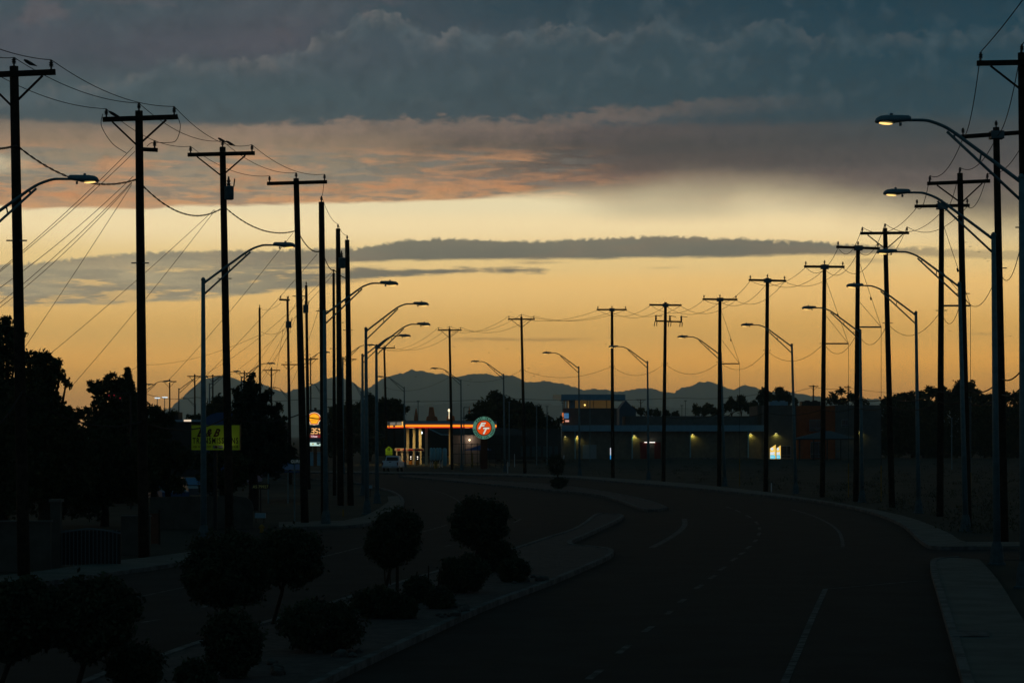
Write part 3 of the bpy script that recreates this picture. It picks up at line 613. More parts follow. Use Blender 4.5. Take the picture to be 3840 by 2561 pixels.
run([P(2380, 830, 70), P(2300, 905, 96), P(2216, 918, 113), P(2157, 922, 118), P(2043, 932, 141), P(1966, 935, 154), P(1888, 940, 165), P(1760, 947, 182), P(1652, 950, 200), P(1525, 956, 215)], [0.4, 0.35, 0.15, 0.35, 0.2, 0.2, 0.3, 0.3, 0.3], 0.024, 'lowest communication cable running past the right buildings', 'cable', 'communication cables', 'communication_cable')
# left rows
e1 = P(-40, 95, 62)
run([P(-60, 90, 60), H['L1']['B'], H['L2']['B'], H['L3']['B'], H['L4']['B'], H['L5']['C'], H['L6']['C'], H['L7']['C']], [0.1, 0.35, 0.5, 0.4, 0.3, 0.3, 0.2], 0.012, 'power line joining the right crossarm ends of the left row')
run([P(-60, 110, 60), H['L1']['C'], H['L2']['C'], H['L3']['C'], H['L4']['C']], [0.1, 0.3, 0.4, 0.4], 0.012, 'power line joining the pole tops of the left row')
run([P(-130, 130, 60), H['L1']['A'], H['L2']['A'], H['L3']['A'], H['L4']['A']], [0.1, 0.3, 0.4, 0.4], 0.012, 'power line joining the left crossarm ends of the left row')
run([P(-60, 333, 62), P(38, 334, 70.4), P(314, 412, 82.2), P(515, 475, 103.3), P(683, 529, 113.5), P(740, 575, 116), P(767, 620, 140), P(800, 640, 145)], [0.1, 0.55, 0.75, 0.5, 0.4, 0.3, 0.1], 0.016, 'twisted black service cable looping along the left row of poles', 'cable', 'communication cables', 'service_cable', twist=0.022)
run([P(-40, 1000, 66), P(50, 900, 70.3), P(324, 968, 82.2), P(521, 958, 103.3), P(690, 950, 113), P(745, 960, 117), P(790, 985, 145), P(885, 1000, 240)], [0.2, 0.5, 0.4, 0.3, 0.1, 0.3, 0.4], 0.026, 'low cable sagging across the dark trees on the left', 'cable', 'communication cables', 'communication_cable')
drops = [((306, 338), (0, 620), 82, 72, 0.1), ((310, 348), (-10, 632), 82, 72, 0.1), ((306, 405), (-10, 668), 82, 72, 0.15), ((303, 418), (-30, 720), 82, 78, 0.15), ((303, 420), (0, 706), 82, 80, 0.2), ((302, 425), (58, 796), 82, 95, 0.05), ((492, 482), (112, 815), 103, 110, 0.1), ((493, 484), (160, 892), 103, 115, 0.15),
 ((672, 536), (384, 876), 113, 150, 0.2), ((728, 584), (430, 905), 116, 160, 0.2), ((765, 622), (470, 858), 140, 250, 0.6), ((768, 626), (520, 866), 140, 250, 0.6), ((700, 660), (560, 868), 190, 300, 0.6), ((706, 665), (600, 880), 190, 300, 0.6), ((664, 745), (560, 900), 208, 330, 0.8), ((645, 695), (598, 709), 208, 240, 0.3), ((600, 762), (660, 752), 238, 210, 0.4), ((598, 768), (320, 838), 238, 300, 0.8), ((318, 840), (225, 880), 300, 330, 0.3),
 ((735, 700), (660, 900), 200, 320, 0.5), ((668, 760), (540, 950), 208, 300, 0.5), ((650, 755), (625, 900), 208, 300, 0.3)]
for i, (a, b, da, db, s) in enumerate(drops):
    where = ['upper of two wires leaving the second left pole at its side arm', 'lower of two wires leaving the second left pole at its side arm', 'topmost wire leaving the cable height of the second left pole', 'wire with a loop falling to the left tree', 'wire close above the looped one, falling to the left edge', 'steepest wire from the second left pole to the tree',
      'upper wire from the third left pole down to the trees', 'lower wire from the third left pole down to the trees', 'wire from the fourth left pole down past the billboard', 'wire from the fifth left pole down to the far street', 'first far wire from the thin pole towards the lamp rows', 'second far wire from the thin pole towards the lamp rows', 'first wire from the slim transformer pole', 'second wire from the slim transformer pole',
      'wire from the side-arm pole towards the mountain', 'short wire between the side-arm pole and the bare slim pole', 'short sagging wire at transformer height', 'long thin wire from the bare slim pole to the left', 'faint wire ending over the left trees', 'steep wire crossing the mountain notch', 'steep wire crossing the conifer', 'almost upright wire by the slim poles'][i]
    run([P(*a, da), P(*b, db)], s, 0.007 + 0.00003*da, 'thin service ' + where, 'service wire', 'service drop wires', 'service_wire')
run([P(-60, 1000, 420), P(330, 902, 390), P(450, 912, 385), P(720, 914, 400), P(1160, 914, 430), P(1560, 913, 470), P(1740, 905, 500), P(1867, 888, 519), P(1947, 890, 519), P(2150, 905, 560)], [0.5, 0.6, 0.6, 0.6, 0.5, 0.5, 0.6, 0.4, 0.5], 0.035, 'far horizontal wire across the mountain foot', 'power line')

# ------------------------------------------------------------------ trees
def leaves(blobs, D, n, size, spread=None, seed=0, dens=1.0, flat=0.0):
    r_ = np.random.default_rng(seed); V_ = []; k = D/F
    tot = sum(b[2]**2 for b in blobs)
    C = []
    for (px, py, rr) in blobs:
        c = np.array(P(px, py, D)); R0 = rr*k; m = max(8, int(n*rr*rr/tot))
        ncl = max(8, m//22)
        d = r_.normal(size=(ncl, 3)); d /= np.linalg.norm(d, axis=1)[:, None]
        cc = c + d*(R0*(0.15+1.0*r_.beta(2.0, 1.5, (ncl, 1))))*np.array([1, 1.0, 0.95])
        idx = r_.integers(0, ncl, m); cr = (R0*0.09+size*1.0)
        C.append(cc[idx] + r_.normal(size=(m, 3))*cr*0.55)
    C = np.concatenate(C); m = len(C)
    a = r_.normal(size=(m, 3)); a /= np.linalg.norm(a, axis=1)[:, None]; b = r_.normal(size=(m, 3)); b -= a*(a*b).sum(1)[:, None]; b /= np.linalg.norm(b, axis=1)[:, None]
    s = size*r_.uniform(0.5, 1.3, (m, 1)); a *= s; b *= s*0.55
    vs = np.stack([C-a, C+b*0.9, C+a, C-b*0.9], 1).reshape(-1, 3); return vs
def mesh_quads(name, vs, m, parent):
    me = bpy.data.meshes.new(name); vs = vs - np.array(parent.location); n = len(vs)//4
    me.vertices.add(len(vs)); me.vertices.foreach_set('co', vs.astype(np.float32).ravel()); me.loops.add(n*4); me.loops.foreach_set('vertex_index', np.arange(n*4, dtype=np.int32))
    me.polygons.add(n); me.polygons.foreach_set('loop_start', np.arange(0, n*4, 4, dtype=np.int32)); me.update(calc_edges=True); me.validate(); me.materials.append(m)
    o = bpy.data.objects.new(name, me); COL.objects.link(o); o.parent = parent; return o
TREES = 0
def tree(label, blobs, D, n, size, base=None, m=None, group='trees around the road', name='tree', tr=0.16, cat='tree'):
    global TREES; TREES += 1
    bx = base[0] if base else sum(b[0]*b[2] for b in blobs)/sum(b[2] for b in blobs)
    bp = P(bx, HY, D); bp.z = 0.0; root = thing(name, bp, label, cat, group)
    mesh_quads('crown', leaves(blobs, D, n, size, seed=TREES*13), m or LEAF, root)
    mb = MB(); fork = bp + Vector((0, 0, max(0.4, (P(bx, max(b[1] for b in blobs), D).z)*0.8)))
    mb.tube([bp, bp.lerp(fork, 0.5)+Vector((tr*0.3, 0, 0)), fork], tr*1.3, 8, r2=tr*0.9)
    for (px, py, rr) in blobs[:7]:
        e = P(px, py, D); mid = fork.lerp(e, 0.5) + Vector((random.uniform(-.1, .1), 0.1, (e-fork).length*0.08)); mb.tube([fork-Vector((0, 0, 0.05)), mid, e], tr*0.6, 6, r2=tr*0.12)
    mb.build('trunk', BARK, root); return root
tree('tall leafy tree at the left edge behind the first pole', [(2, 748, 30), (25, 775, 30), (-10, 800, 55), (35, 822, 32), (0, 880, 68), (45, 930, 60), (-30, 960, 90), (30, 1010, 95), (-20, 1060, 90), (40, 1110, 75), (-20, 1130, 70)], 118, 26000, 0.13, base=(0, 0), tr=0.3)
tree('rounded leafy tree right of the first left pole', [(80, 835, 28), (105, 840, 30), (125, 838, 20), (96, 880, 40), (136, 866, 12), (152, 878, 10), (75, 915, 50), (115, 925, 34), (150, 950, 22), (172, 958, 16), (188, 955, 9), (90, 990, 80), (150, 1020, 60), (110, 1075, 75), (170, 1090, 60), (60, 1130, 50)], 108, 26000, 0.12, base=(100, 0), tr=0.28)
tree('leafy tree with red lights behind, left of the second pole', [(218, 890, 20), (235, 885, 18), (262, 880, 22), (275, 895, 28), (240, 928, 30), (300, 900, 16), (285, 938, 36), (318, 935, 30), (225, 970, 40), (270, 1000, 62), (330, 985, 40), (260, 1060, 60), (325, 1050, 40)], 150, 22000, 0.13, base=(270, 0), tr=0.25)
tree('slender cypress spire left of the second pole', [(293, 850, 3), (294, 862, 5), (296, 878, 7), (297, 895, 9), (298, 915, 10), (299, 935, 11), (300, 960, 12)], 145, 6000, 0.13, base=(299, 0), name='cypress_tree')
tree('dark low tree filling the lot below the cypress', [(210, 1040, 60), (270, 1055, 60), (320, 1060, 45), (180, 1085, 60), (250, 1100, 55), (310, 1110, 45), (215, 1140, 50), (150, 1140, 50)], 112, 16000, 0.12, base=(240, 0))
tree('dense dark bush mass left of the grey lamp post', [(360, 1030, 26), (395, 1045, 32), (370, 1060, 28), (425, 1055, 26), (350, 1100, 30), (400, 1115, 22)], 128, 9000, 0.10, base=(385, 0))
tree('dark bushy tree standing under the billboard', [(470, 1060, 24), (505, 1052, 22), (540, 1060, 24), (480, 1100, 30), (520, 1105, 28), (550, 1100, 20)], 122, 9000, 0.09, base=(510, 0))
tree('feathery branches right of the second pole', [(352, 945, 10), (365, 952, 14), (380, 962, 16), (350, 975, 18), (372, 985, 22), (395, 950, 9), (335, 1010, 30)], 130, 5000, 0.10, base=(352, 0))
tree('dark conifer between the third and fourth left poles', [(578, 862, 6), (576, 876, 9), (568, 892, 12), (588, 892, 10), (546, 899, 8), (553, 912, 12), (598, 915, 11), (614, 901, 8), (610, 913, 9), (575, 922, 24), (550, 940, 18), (590, 945, 26), (565, 968, 34), (616, 940, 9), (640, 932, 7), (632, 948, 12), (645, 968, 11), (610, 985, 32), (570, 1010, 50), (640, 1000, 22), (560, 1055, 42), (620, 1050, 40), (655, 1040, 25)], 135, 22000, 0.13, base=(580, 0), m=LEAF2, name='conifer_tree', tr=0.25)
tree('bushy tree behind the billboard top', [(502, 930, 16), (488, 945, 16), (515, 948, 14), (470, 960, 14), (440, 968, 12)], 260, 4500, 0.25, base=(500, 0))
tree('round tree right of the left pole cluster', [(845, 925, 18), (835, 945, 26), (862, 940, 20), (880, 925, 10), (860, 965, 28), (820, 965, 30)], 390, 8000, 0.35, base=(850, 0))
tree('leafy tree left of the station canopy', [(892, 930, 12), (905, 930, 14), (920, 940, 14), (895, 955, 18), (915, 965, 14)], 395, 4500, 0.33, base=(905, 0))
tree('dark tree mass behind the left pole cluster', [(770, 960, 24), (795, 955, 28), (778, 990, 28), (800, 1000, 34), (840, 1010, 36), (765, 1020, 28)], 385, 8000, 0.35, base=(790, 0))
tree('broad leafy tree behind the round car wash sign', [(1140, 920, 17), (1125, 935, 22), (1160, 932, 20), (1105, 945, 18), (1180, 940, 20), (1150, 960, 36), (1195, 955, 22), (1110, 970, 30), (1090, 960, 14)], 400, 14000, 0.36, base=(1145, 0), tr=0.3)
tree('lower right shoulder tree behind the round sign', [(1215, 940, 13), (1228, 950, 16), (1210, 970, 26), (1242, 968, 20), (1230, 990, 26), (1262, 985, 20), (1285, 965, 6)], 410, 9000, 0.36, base=(1230, 0))
tree('low dark tree on the lot left of the car wash', [(1245, 1015, 18), (1265, 1025, 16), (1232, 1030, 16), (1258, 1040, 14)], 400, 4000, 0.30, base=(1250, 0))
for i, (lab, bl, D, n) in enumerate([('loose tree rising behind the car wash roof', [(1755, 903, 10), (1768, 912, 13), (1745, 915, 9), (1757, 928, 14)], 520, 2500),
  ('spreading loose tree left of the orange wall', [(1790, 898, 11), (1802, 908, 12), (1812, 918, 9), (1788, 920, 14), (1825, 925, 8), (1800, 930, 12)], 525, 3000),
  ('thin half-bare tree left of the roof parapet', [(1678, 922, 8), (1672, 934, 10), (1690, 930, 9)], 530, 1100),
  ('small half-bare tree beside it on the right', [(1701, 918, 9), (1708, 930, 9), (1696, 934, 8)], 535, 1100),
  ('low dark trees behind the long parapet', [(1730, 932, 9), (1720, 938, 9), (1655, 944, 7), (1640, 944, 8), (1620, 943, 9), (1600, 941, 10), (1625, 936, 8)], 540, 3500),
  ('low bushes right of the dark gable', [(1470, 945, 6), (1490, 947, 6), (1508, 950, 7), (1530, 950, 7), (1452, 940, 6), (1550, 952, 6)], 545, 2500),
  ('sparse bare tree with a pole inside it', [(1915, 905, 9), (1930, 898, 9), (1922, 918, 12), (1950, 910, 12), (1968, 918, 12), (1940, 925, 12), (1985, 922, 9), (1905, 922, 8)], 515, 1500)]):
    tree(lab, bl, D, n, 0.34, tr=0.18)
FR = [('first dark tree of the right wood, beside a lamp post', [(2035, 925, 13), (2055, 915, 14), (2070, 915, 12), (2040, 950, 25), (2065, 950, 26)]), ('second rounded tree of the right wood', [(2085, 912, 12), (2092, 906, 8), (2080, 945, 25), (2105, 940, 22)]),
 ('third tree of the right wood with a knobbly top', [(2118, 908, 13), (2132, 902, 11), (2142, 900, 9), (2125, 940, 28), (2105, 960, 25)]), ('fourth tree, behind the strut pole', [(2155, 905, 12), (2165, 898, 12), (2172, 915, 20), (2150, 945, 28)]),
 ('tallest tree of the right wood behind the doubled posts', [(2200, 888, 12), (2215, 883, 13), (2228, 888, 12), (2190, 905, 18), (2222, 910, 24), (2240, 905, 13), (2205, 945, 32), (2245, 940, 24)]),
 ('sixth tree, lower, between two right lamp posts', [(2258, 918, 11), (2275, 915, 11), (2265, 945, 24), (2250, 965, 24)]), ('seventh tree, behind the bracketed pole', [(2292, 908, 9), (2300, 915, 14), (2310, 910, 12), (2295, 950, 26)]),
 ('last tree of the right wood at the frame edge', [(2330, 912, 13), (2348, 906, 12), (2340, 945, 28), (2360, 930, 25), (2315, 955, 22)])]
for lab, bl in FR: tree(lab, bl + [(bl[0][0]+8, 985, 26), (bl[-1][0]-4, 1000, 28), (bl[0][0], 1020, 26), (bl[0][0]+20, 1030, 22)], 455, 9000, 0.36, tr=0.2, group='trees of the right wood')

# planting on the medians: clipped trees, shrubs, rocks
GM = 'clipped trees on the medians'; GS = 'shrubs on the medians'
def lolli(label, cx, cy, rx, ry, basey, n=9000, trunks=1, basex=None, extra=()):
    D = GD(basey)*0.97; k = D/F; bp = G(basex or cx, basey); bp.y = D; bp.z = 0.12; root = thing('clipped_tree', bp, label, 'tree', GM)
    c = P(cx, cy, D); r_ = np.random.default_rng(int(cx)); m = n
    d = r_.normal(size=(m, 3)); d /= np.linalg.norm(d, axis=1)[:, None]
    lump = 1 + 0.15*np.sin(d[:, :1]*7+cx) * np.cos(d[:, 2:]*6+cy) + 0.05*np.sin(d[:, 1:2]*15+d[:, 2:]*12)
    C = np.array(c) + d*np.array([rx*k, rx*k*0.9, ry*k])*lump*r_.uniform(0.3, 1.0, (m, 1))**0.33
    for (ex, ey_, er) in extra:
        m2 = n//4; e = r_.normal(size=(m2, 3)); e /= np.linalg.norm(e, axis=1)[:, None]; C = np.concatenate([C, np.array(P(ex, ey_, D)) + e*er*k*r_.uniform(0.2, 1.0, (m2, 1))**0.4])
    ns_ = 60; e = r_.normal(size=(ns_, 3)); e /= np.linalg.norm(e, axis=1)[:, None]; sc_ = np.array([rx*k, rx*k*0.9, ry*k])
    for j in range(ns_):
        t_ = r_.uniform(0.85, 1.10+0.22*r_.random(), (16, 1)); C = np.concatenate([C, np.array(c) + e[j]*sc_*t_ + r_.normal(size=(16, 3))*0.02])
    C = C + r_.normal(size=C.shape)*0.045; m = len(C); a = r_.normal(size=(m, 3)); a /= np.linalg.norm(a, axis=1)[:, None]; b = r_.normal(size=(m, 3)); b -= a*(a*b).sum(1)[:, None]; b /= np.linalg.norm(b, axis=1)[:, None]
    s = 0.05*r_.uniform(0.6, 1.3, (m, 1)); vs = np.stack([C-a*s, C+b*s*.5, C+a*s, C-b*s*.5], 1).reshape(-1, 3)
    mesh_quads('crown', vs, SHRUB, root)
    for i in range(trunks):
        q = bp + Vector(((i-(trunks-1)/2)*0.35, 0, -0.1)); mb = MB(); mid = q.lerp(c, 0.5)+Vector((0.04, 0, 0)); mb.tube([q, mid, c], 0.045, 7, r2=0.035)
        for ang in (-0.5, 0.5): mb.tube([q.lerp(c, 0.55), c+Vector((ang*rx*k, 0, 0.0))], 0.028, 6, r2=0.015)
        mb.build('trunk', BARK, root)
lolli('round clipped tree farthest up the near median', 1103, 1200, 62, 55, 1318, 9000, 1, 1085, extra=((1060, 1215, 22), (1145, 1180, 20)))
lolli('heart-shaped clipped tree with two thin trunks', 905, 1232, 55, 58, 1362, 9000, 2, 905, extra=((868, 1255, 30), (940, 1205, 25), (890, 1280, 25)))
lolli('wide clipped tree right of the pair under the billboard', 662, 1278, 74, 62, 1432, 11000, 1, 640, extra=((700, 1300, 32),))
lolli('largest clipped tree, left of the pair under the billboard', 522, 1308, 98, 82, 1452, 15000, 1, 532, extra=((470, 1340, 40), (560, 1270, 40)))
lolli('clipped tree in the bottom left with forked trunk', 212, 1415, 98, 82, 1590, 16000, 1, 200, extra=((270, 1390, 36), (200, 1480, 35)))
lolli('clipped tree cut by the bottom left corner', 50, 1415, 80, 82, 1590, 14000, 1, 25, extra=((20, 1470, 45),))
lolli('tiny clipped tree on the far median', 1277, 1067, 19, 22, 1122, 2500, 1, 1280)
def shrub(label, cx, cy, rx, ry, n=6000, name='shrub', z0=0.12):
    by = cy+ry; D = (HC-z0)*F/(by-HY); k = D/F; bp = P(cx, by, D); root = thing(name, bp, label, 'shrub', GS)
    c = np.array(P(cx, cy, D)); r_ = np.random.default_rng(int(cx*3+cy)); d = r_.normal(size=(n, 3)); d /= np.linalg.norm(d, axis=1)[:, None]
    lump = 1 + 0.16*np.sin(d[:, :1]*6+cx)*np.cos(d[:, 2:]*5+cy) + 0.05*np.sin(d[:, 1:2]*16)
    C = c + d*np.array([rx*k, rx*k*0.8, ry*k])*lump*r_.uniform(0.3, 1.0, (n, 1))**0.33
    for j in range(40):
        e = r_.normal(size=3); e[2] = abs(e[2]); e /= np.linalg.norm(e); C = np.concatenate([C, c + e*np.array([rx*k, rx*k*0.8, ry*k])*r_.uniform(0.8, 1.1+0.2*r_.random(), (14, 1)) + r_.normal(size=(14, 3))*0.02])
    n = len(C); C = C + r_.normal(size=C.shape)*0.035; C[:, 2] = np.maximum(C[:, 2], z0+0.01)
    a = r_.normal(size=(n, 3)); a /= np.linalg.norm(a, axis=1)[:, None]; b = r_.normal(size=(n, 3)); b -= a*(a*b).sum(1)[:, None]; b /= np.linalg.norm(b, axis=1)[:, None]
    s = 0.045*r_.uniform(0.6, 1.3, (n, 1)); mesh_quads('foliage', np.stack([C-a*s, C+b*s*.5, C+a*s, C-b*s*.5], 1).reshape(-1, 3), SHRUB, root)
    mb = MB(); q = Vector(bp)
    for i in range(5): mb.tube([q-Vector((0, 0, 0.1)), q+Vector((random.uniform(-.5, .5)*rx*k, 0, ry*k*1.2))], 0.02, 5, r2=0.008)
    mb.build('stems', BARK, root)
for a in (('wide rounded shrub below the farthest clipped tree', 1065, 1318, 57, 42), ('shrub tucked behind the rounded one on its right', 1140, 1276, 44, 36), ('grassy mound of a shrub nearest the road on the right', 1180, 1310, 33, 26),
          ('small round shrub between the thin trunks', 962, 1355, 30, 28), ('dome shrub under the heart-shaped tree', 868, 1384, 58, 34), ('low shrub right of the dome shrub', 925, 1396, 28, 24), ('mounded shrub with rocks at its foot', 1010, 1375, 30, 22),
          ('broad dark shrub in the middle of the bed', 735, 1438, 96, 58), ('tall squared shrub left of the broad one', 535, 1480, 66, 76), ('spiky shrub at the bottom edge', 310, 1530, 62, 46), ('small shrub left of the squared one', 450, 1560, 40, 36)):
    shrub(*a)
shrub('low spreading shrub on the far median', 1283, 1109, 20, 13, 2500)
ROCKM = mat('bed_rocks', (0.09, 0.085, 0.08), 0.9, var=0.4, vscale=5)
rk = random.Random(3)
rocks = [(1210+rk.uniform(-30, 40), 1335+rk.uniform(-10, 8)) for _ in range(7)] + [(1020+rk.uniform(-60, 60), 1405+rk.uniform(-12, 14)) for _ in range(12)] + [(740+rk.uniform(-60, 90), 1497+rk.uniform(-8, 12)) for _ in range(9)] + [(620+rk.uniform(-60, 30), 1530+rk.uniform(-10, 20)) for _ in range(6)]
for i, (a, b) in enumerate(rocks):
    q = G(a, b, 0.12); r = rk.uniform(0.06, 0.15); tag(MB().blob(q+Vector((0, 0, r*0.4)), r, i, 2, 0.18, 0.7).build('rock', ROCKM, origin=q), 'small loose rock lying at the foot of the median shrubs', 'rock', 'rocks in the planted median')
# stakes in the bed
for (a, b, c, d_, w_) in ((885, 1345, 882, 1300, 'left'), (897, 1346, 894, 1302, 'second from left'), (945, 1372, 958, 1312, 'leaning'), (958, 1370, 961, 1330, 'short middle'), (983, 1372, 984, 1298, 'tall right'), (1004, 1368, 1010, 1305, 'rightmost')):
    q = G(a, b, 0.1); D = q.y; tag(MB().tube([q, P(c, d_, D)], 0.018, 6).build('tree_stake', BARK, origin=q), f'{w_} thin support stake beside the two-trunk clipped tree', 'stake', 'support stakes in the median')

# scrub over the open field
def scrub():
    r_ = np.random.default_rng(99); V_ = []
    for i in range(520):
        px = r_.uniform(1230, 2500); py = r_.uniform(1060, 1225)
        # outer side of the pavement only
        xs = [1285, 1418, 1567, 1734, 1901, 2068, 2168, 2215, 2600]; ys = [1093, 1101, 1112, 1130, 1155, 1188, 1225, 1248, 1248]
        if py > np.interp(px, xs, ys)-4: continue
        q = G(px, py); n = 26; R0 = r_.uniform(0.3, 1.3); h = r_.uniform(0.15, 0.7)
        C = np.array(q) + np.stack([r_.normal(size=n)*R0*0.5, r_.normal(size=n)*R0*0.5, np.abs(r_.normal(size=n))*h*0.5], 1)
        a = r_.normal(size=(n, 3)); a[:, 2] = np.abs(a[:, 2])*1.5; a /= np.linalg.norm(a, axis=1)[:, None]; b = r_.normal(size=(n, 3)); b -= a*(a*b).sum(1)[:, None]; b /= np.linalg.norm(b, axis=1)[:, None]
        s = 0.2; V_.append(np.stack([C-b*s*.15, C+b*s*.15, C+a*s, C+a*s*0.9], 1).reshape(-1, 3))
    e = thing('scrub_grass', (0, 0, 0), '', None); o = mesh_quads('scrub', np.concatenate(V_), mat('dry_grass', (0.05, 0.055, 0.035), 0.95, spec=0.05), e); o.parent = None
    bpy.data.objects.remove(e); o.name = 'scrub_grass'; tag(o, 'dry grass and low weeds covering the open field', 'grass', kind='stuff')
scrub()

# ------------------------------------------------------------------ buildings and signs
def text_mesh(txt, x0, x1, y0, y1, D, shear=0.0, offset=0.0, depth=0.01, fit=True, space=1.0):
    """lettering fitted into the rectangle x0..x1 / y0..y1 (photo units) standing at distance D"""
    cu = bpy.data.curves.new('_t', 'FONT'); cu.body = txt; cu.shear = shear; cu.offset = offset; cu.space_character = space; cu.resolution_u = 3
    o = bpy.data.objects.new('_t', cu); me = bpy.data.meshes.new_from_object(o); n = len(me.vertices)
    v = np.zeros(n*3); me.vertices.foreach_get('co', v); v = v.reshape(-1, 3); fs = [tuple(p.vertices) for p in me.polygons]
    bpy.data.objects.remove(o); bpy.data.curves.remove(cu); bpy.data.meshes.remove(me)
    lo = v.min(0); hi = v.max(0); a = P(x0, y1, D); b = P(x1, y0, D)
    X = a.x + (v[:, 0]-lo[0])/(hi[0]-lo[0])*(b.x-a.x); Z = a.z + (v[:, 1]-lo[1])/(hi[1]-lo[1])*(b.z-a.z)
    return [(x, D, z) for x, z in zip(X, Z)], fs
def lettering(root, txt, x0, x1, y0, y1, D, m, name='lettering', parent_part=None, **k):
    vs, fs = text_mesh(txt, x0, x1, y0, y1, D, **k); mb = MB().add(vs, fs)
    return sub(mb, name, m, parent_part) if parent_part else mb.build(name, m, root)
def flat(root, poly, D, m, name, dep=0.02, part=None):
    mb = MB().prism([(P(a, b, D).x, P(a, b, D).z) for a, b in poly], D, D+dep)
    return sub(mb, name, m, part) if part else mb.build(name, m, root)
def E_(name, col, es=1.0, base=(0.3, 0.3, 0.3)): return mat(name, base, 0.6, emit=lin(col), es=es)

STUC = mat('beige_block_wall', (0.16, 0.15, 0.12), 0.95, var=0.25, vscale=1.2, spec=0.1)
STUD = mat('dark_stucco', (0.11, 0.115, 0.11), 0.95, var=0.2, vscale=1.0, spec=0.1)
TRIM = mat('blue_metal_fascia', (0.16, 0.32, 0.42), 0.6, var=0.15, vscale=2.0)
ORAN = mat('orange_brick', (0.30, 0.08, 0.03), 0.95, var=0.25, vscale=2.0, spec=0.1)
REDP = mat('red_panel', (0.16, 0.015, 0.012), 0.7)
def wall_lamp(px, py, D, label, w=60.0, col=(1.0, 0.82, 0.16)):
    q = P(px, py, D); root = thing('wall_lamp', q, label, 'wall lamp', 'lit wall lamps')
    MB().box((q.x-0.18, D-0.30, q.z), (q.x+0.18, D, q.z+0.14)).build('lamp_hood', BLACK, root)
    MB().box((q.x-0.14, D-0.27, q.z-0.035), (q.x+0.14, D-0.05, q.z-0.003)).build('lens', E_('wall_lamp_lens', (255, 240, 150), 3.0), root)
    l = bpy.data.lights.new('light', 'SPOT'); l.energy = w; l.color = col; l.spot_size = math.radians(150); l.spot_blend = 0.6; l.shadow_soft_size = 0.08
    o = bpy.data.objects.new('light', l); COL.objects.link(o); o.parent = root; o.location = (0, -0.30, -0.10); o.rotation_euler = (math.radians(12), 0, 0)
# car wash hall
DB = 437.0
r = thing('car_wash_hall', P(1500, HY+HC*F/DB, DB), 'long low car wash hall with a blue roof fascia and lamp pools on its wall', 'building')
MB().pbox(1294, 983, 1753, 1053.4, DB, 18).build('wall', STUC, r)
MB().pbox(1290, 976, 1756, 990, DB-1.2, 20).build('roof_fascia', TRIM, r)
MB().pbox(1436, 955, 1742, 977, DB+3, 14).build('parapet', STUD, r)
for x in (1319, 1450, 1583.5, 1716.5): MB().pbox(x, 990, x+3, 1053.3, DB-0.25, 0.2).build('pilaster', TRIM, r)
MB().pbox(1337.6, 1021, 1369.5, 1053.2, DB-0.08, 0.06).build('roller_door', mat('pale_door', (0.18, 0.24, 0.28), 0.7, var=0.1), r)
for x in (1470, 1502.5): MB().pbox(x, 1015, x+14.5, 1053.2, DB-0.5, 0.45).build('red_panel', REDP, r)
MB().pbox(1522, 1050.5, 1752, 1053.3, DB-1.0, 0.9).build('footing', KERB, r)
for x in (1482.6, 1494.4, 1500.8):
    MB().pbox(x-3, 1014.6, x+3, 1016, DB-0.75, 0.2).build('strip_light', E_('strip_light', (255, 245, 235), 2.0), r)
MB().pbox(1400.8, 1028, 1402.6, 1045, DB-6, 0.1).build('upright_banner', E_('banner_white', (220, 225, 235), 0.9), r)
MB().pbox(1400.8, 1045, 1402.6, 1054, DB-6, 0.1).build('banner_foot', E_('banner_blue', (40, 150, 220), 0.9), r)
# tower
r = thing('car_wash_tower', P(1355, HY+HC*F/DB, DB+2), 'square car wash tower with overhanging flat roof and a glowing bulb', 'building')
MB().pbox(1294, 937, 1416, 977, DB+0.5, 10).build('tower_wall', STUD, r)
MB().pbox(1306, 918, 1410, 937, DB+1.2, 8).build('window_band', mat('bronze_glass', (0.10, 0.075, 0.03), 0.4, emit=(0.20, 0.12, 0.04), es=0.20), r)
for x in (1319, 1347.5, 1362, 1392): MB().pbox(x, 918, x+1.3, 937, DB+1.0, 0.15).build('mullion', STUD, r)
for x in (1294, 1300.5, 1306): MB().pbox(x, 917.5, x+3.0, 938.5, DB+0.9, 0.4).build('window_post', mat('cream_post', (0.5, 0.42, 0.30), 0.7), r)
MB().pbox(1309, 918, 1319.4, 938.2, DB+0.9, 0.25).build('corner_panel', TRIM, r)
MB().pbox(1288.5, 905.5, 1436, 918.5, DB-1.5, 13).build('tower_roof', TRIM, r)
a = P(1288.5, 918.5, DB-1.5); b = P(1269.5, 916, DB+9); c_ = P(1288.5, 905.5, DB-1.5); d = P(1269.5, 906, DB+9)
MB().add([a, b, d, c_, a+Vector((0.3, 0.2, 0)), b+Vector((0.3, 0.2, 0)), d+Vector((0.3, 0.2, 0)), c_+Vector((0.3, 0.2, 0))], [(0,1,2,3),(4,7,6,5),(0,4,5,1),(2,6,7,3),(1,5,6,2),(0,3,7,4)]).build('roof_end', mat('lit_cream_fascia', (0.75, 0.66, 0.50), 0.7), r)  # cream end; its paleness also holds the sunset glow on this side
MB().blob(P(1342.7, 929.7, DB+0.9), 0.15, 1, 2, 0.0).build('bulb', E_('bulb', (255, 205, 110), 2.5), r, smooth=True)
for (x0, x1, y0, y1, col, nm) in ((1290.6, 1293.8, 947.5, 970, (230, 120, 60), 'edge_sign'),):
    MB().pbox(x0, y0, x1, y1, DB-0.6, 0.9).build(nm, E_(nm, col, 0.8), r)
for i, x in enumerate((1295.5, 1298.3, 1301, 1303.6)): MB().pbox(x, 948.5, x+1.7, 960.5, DB+0.3, 0.15).build('blue_sign_letter', E_('blue_neon', (50, 140, 200), 0.6), r)
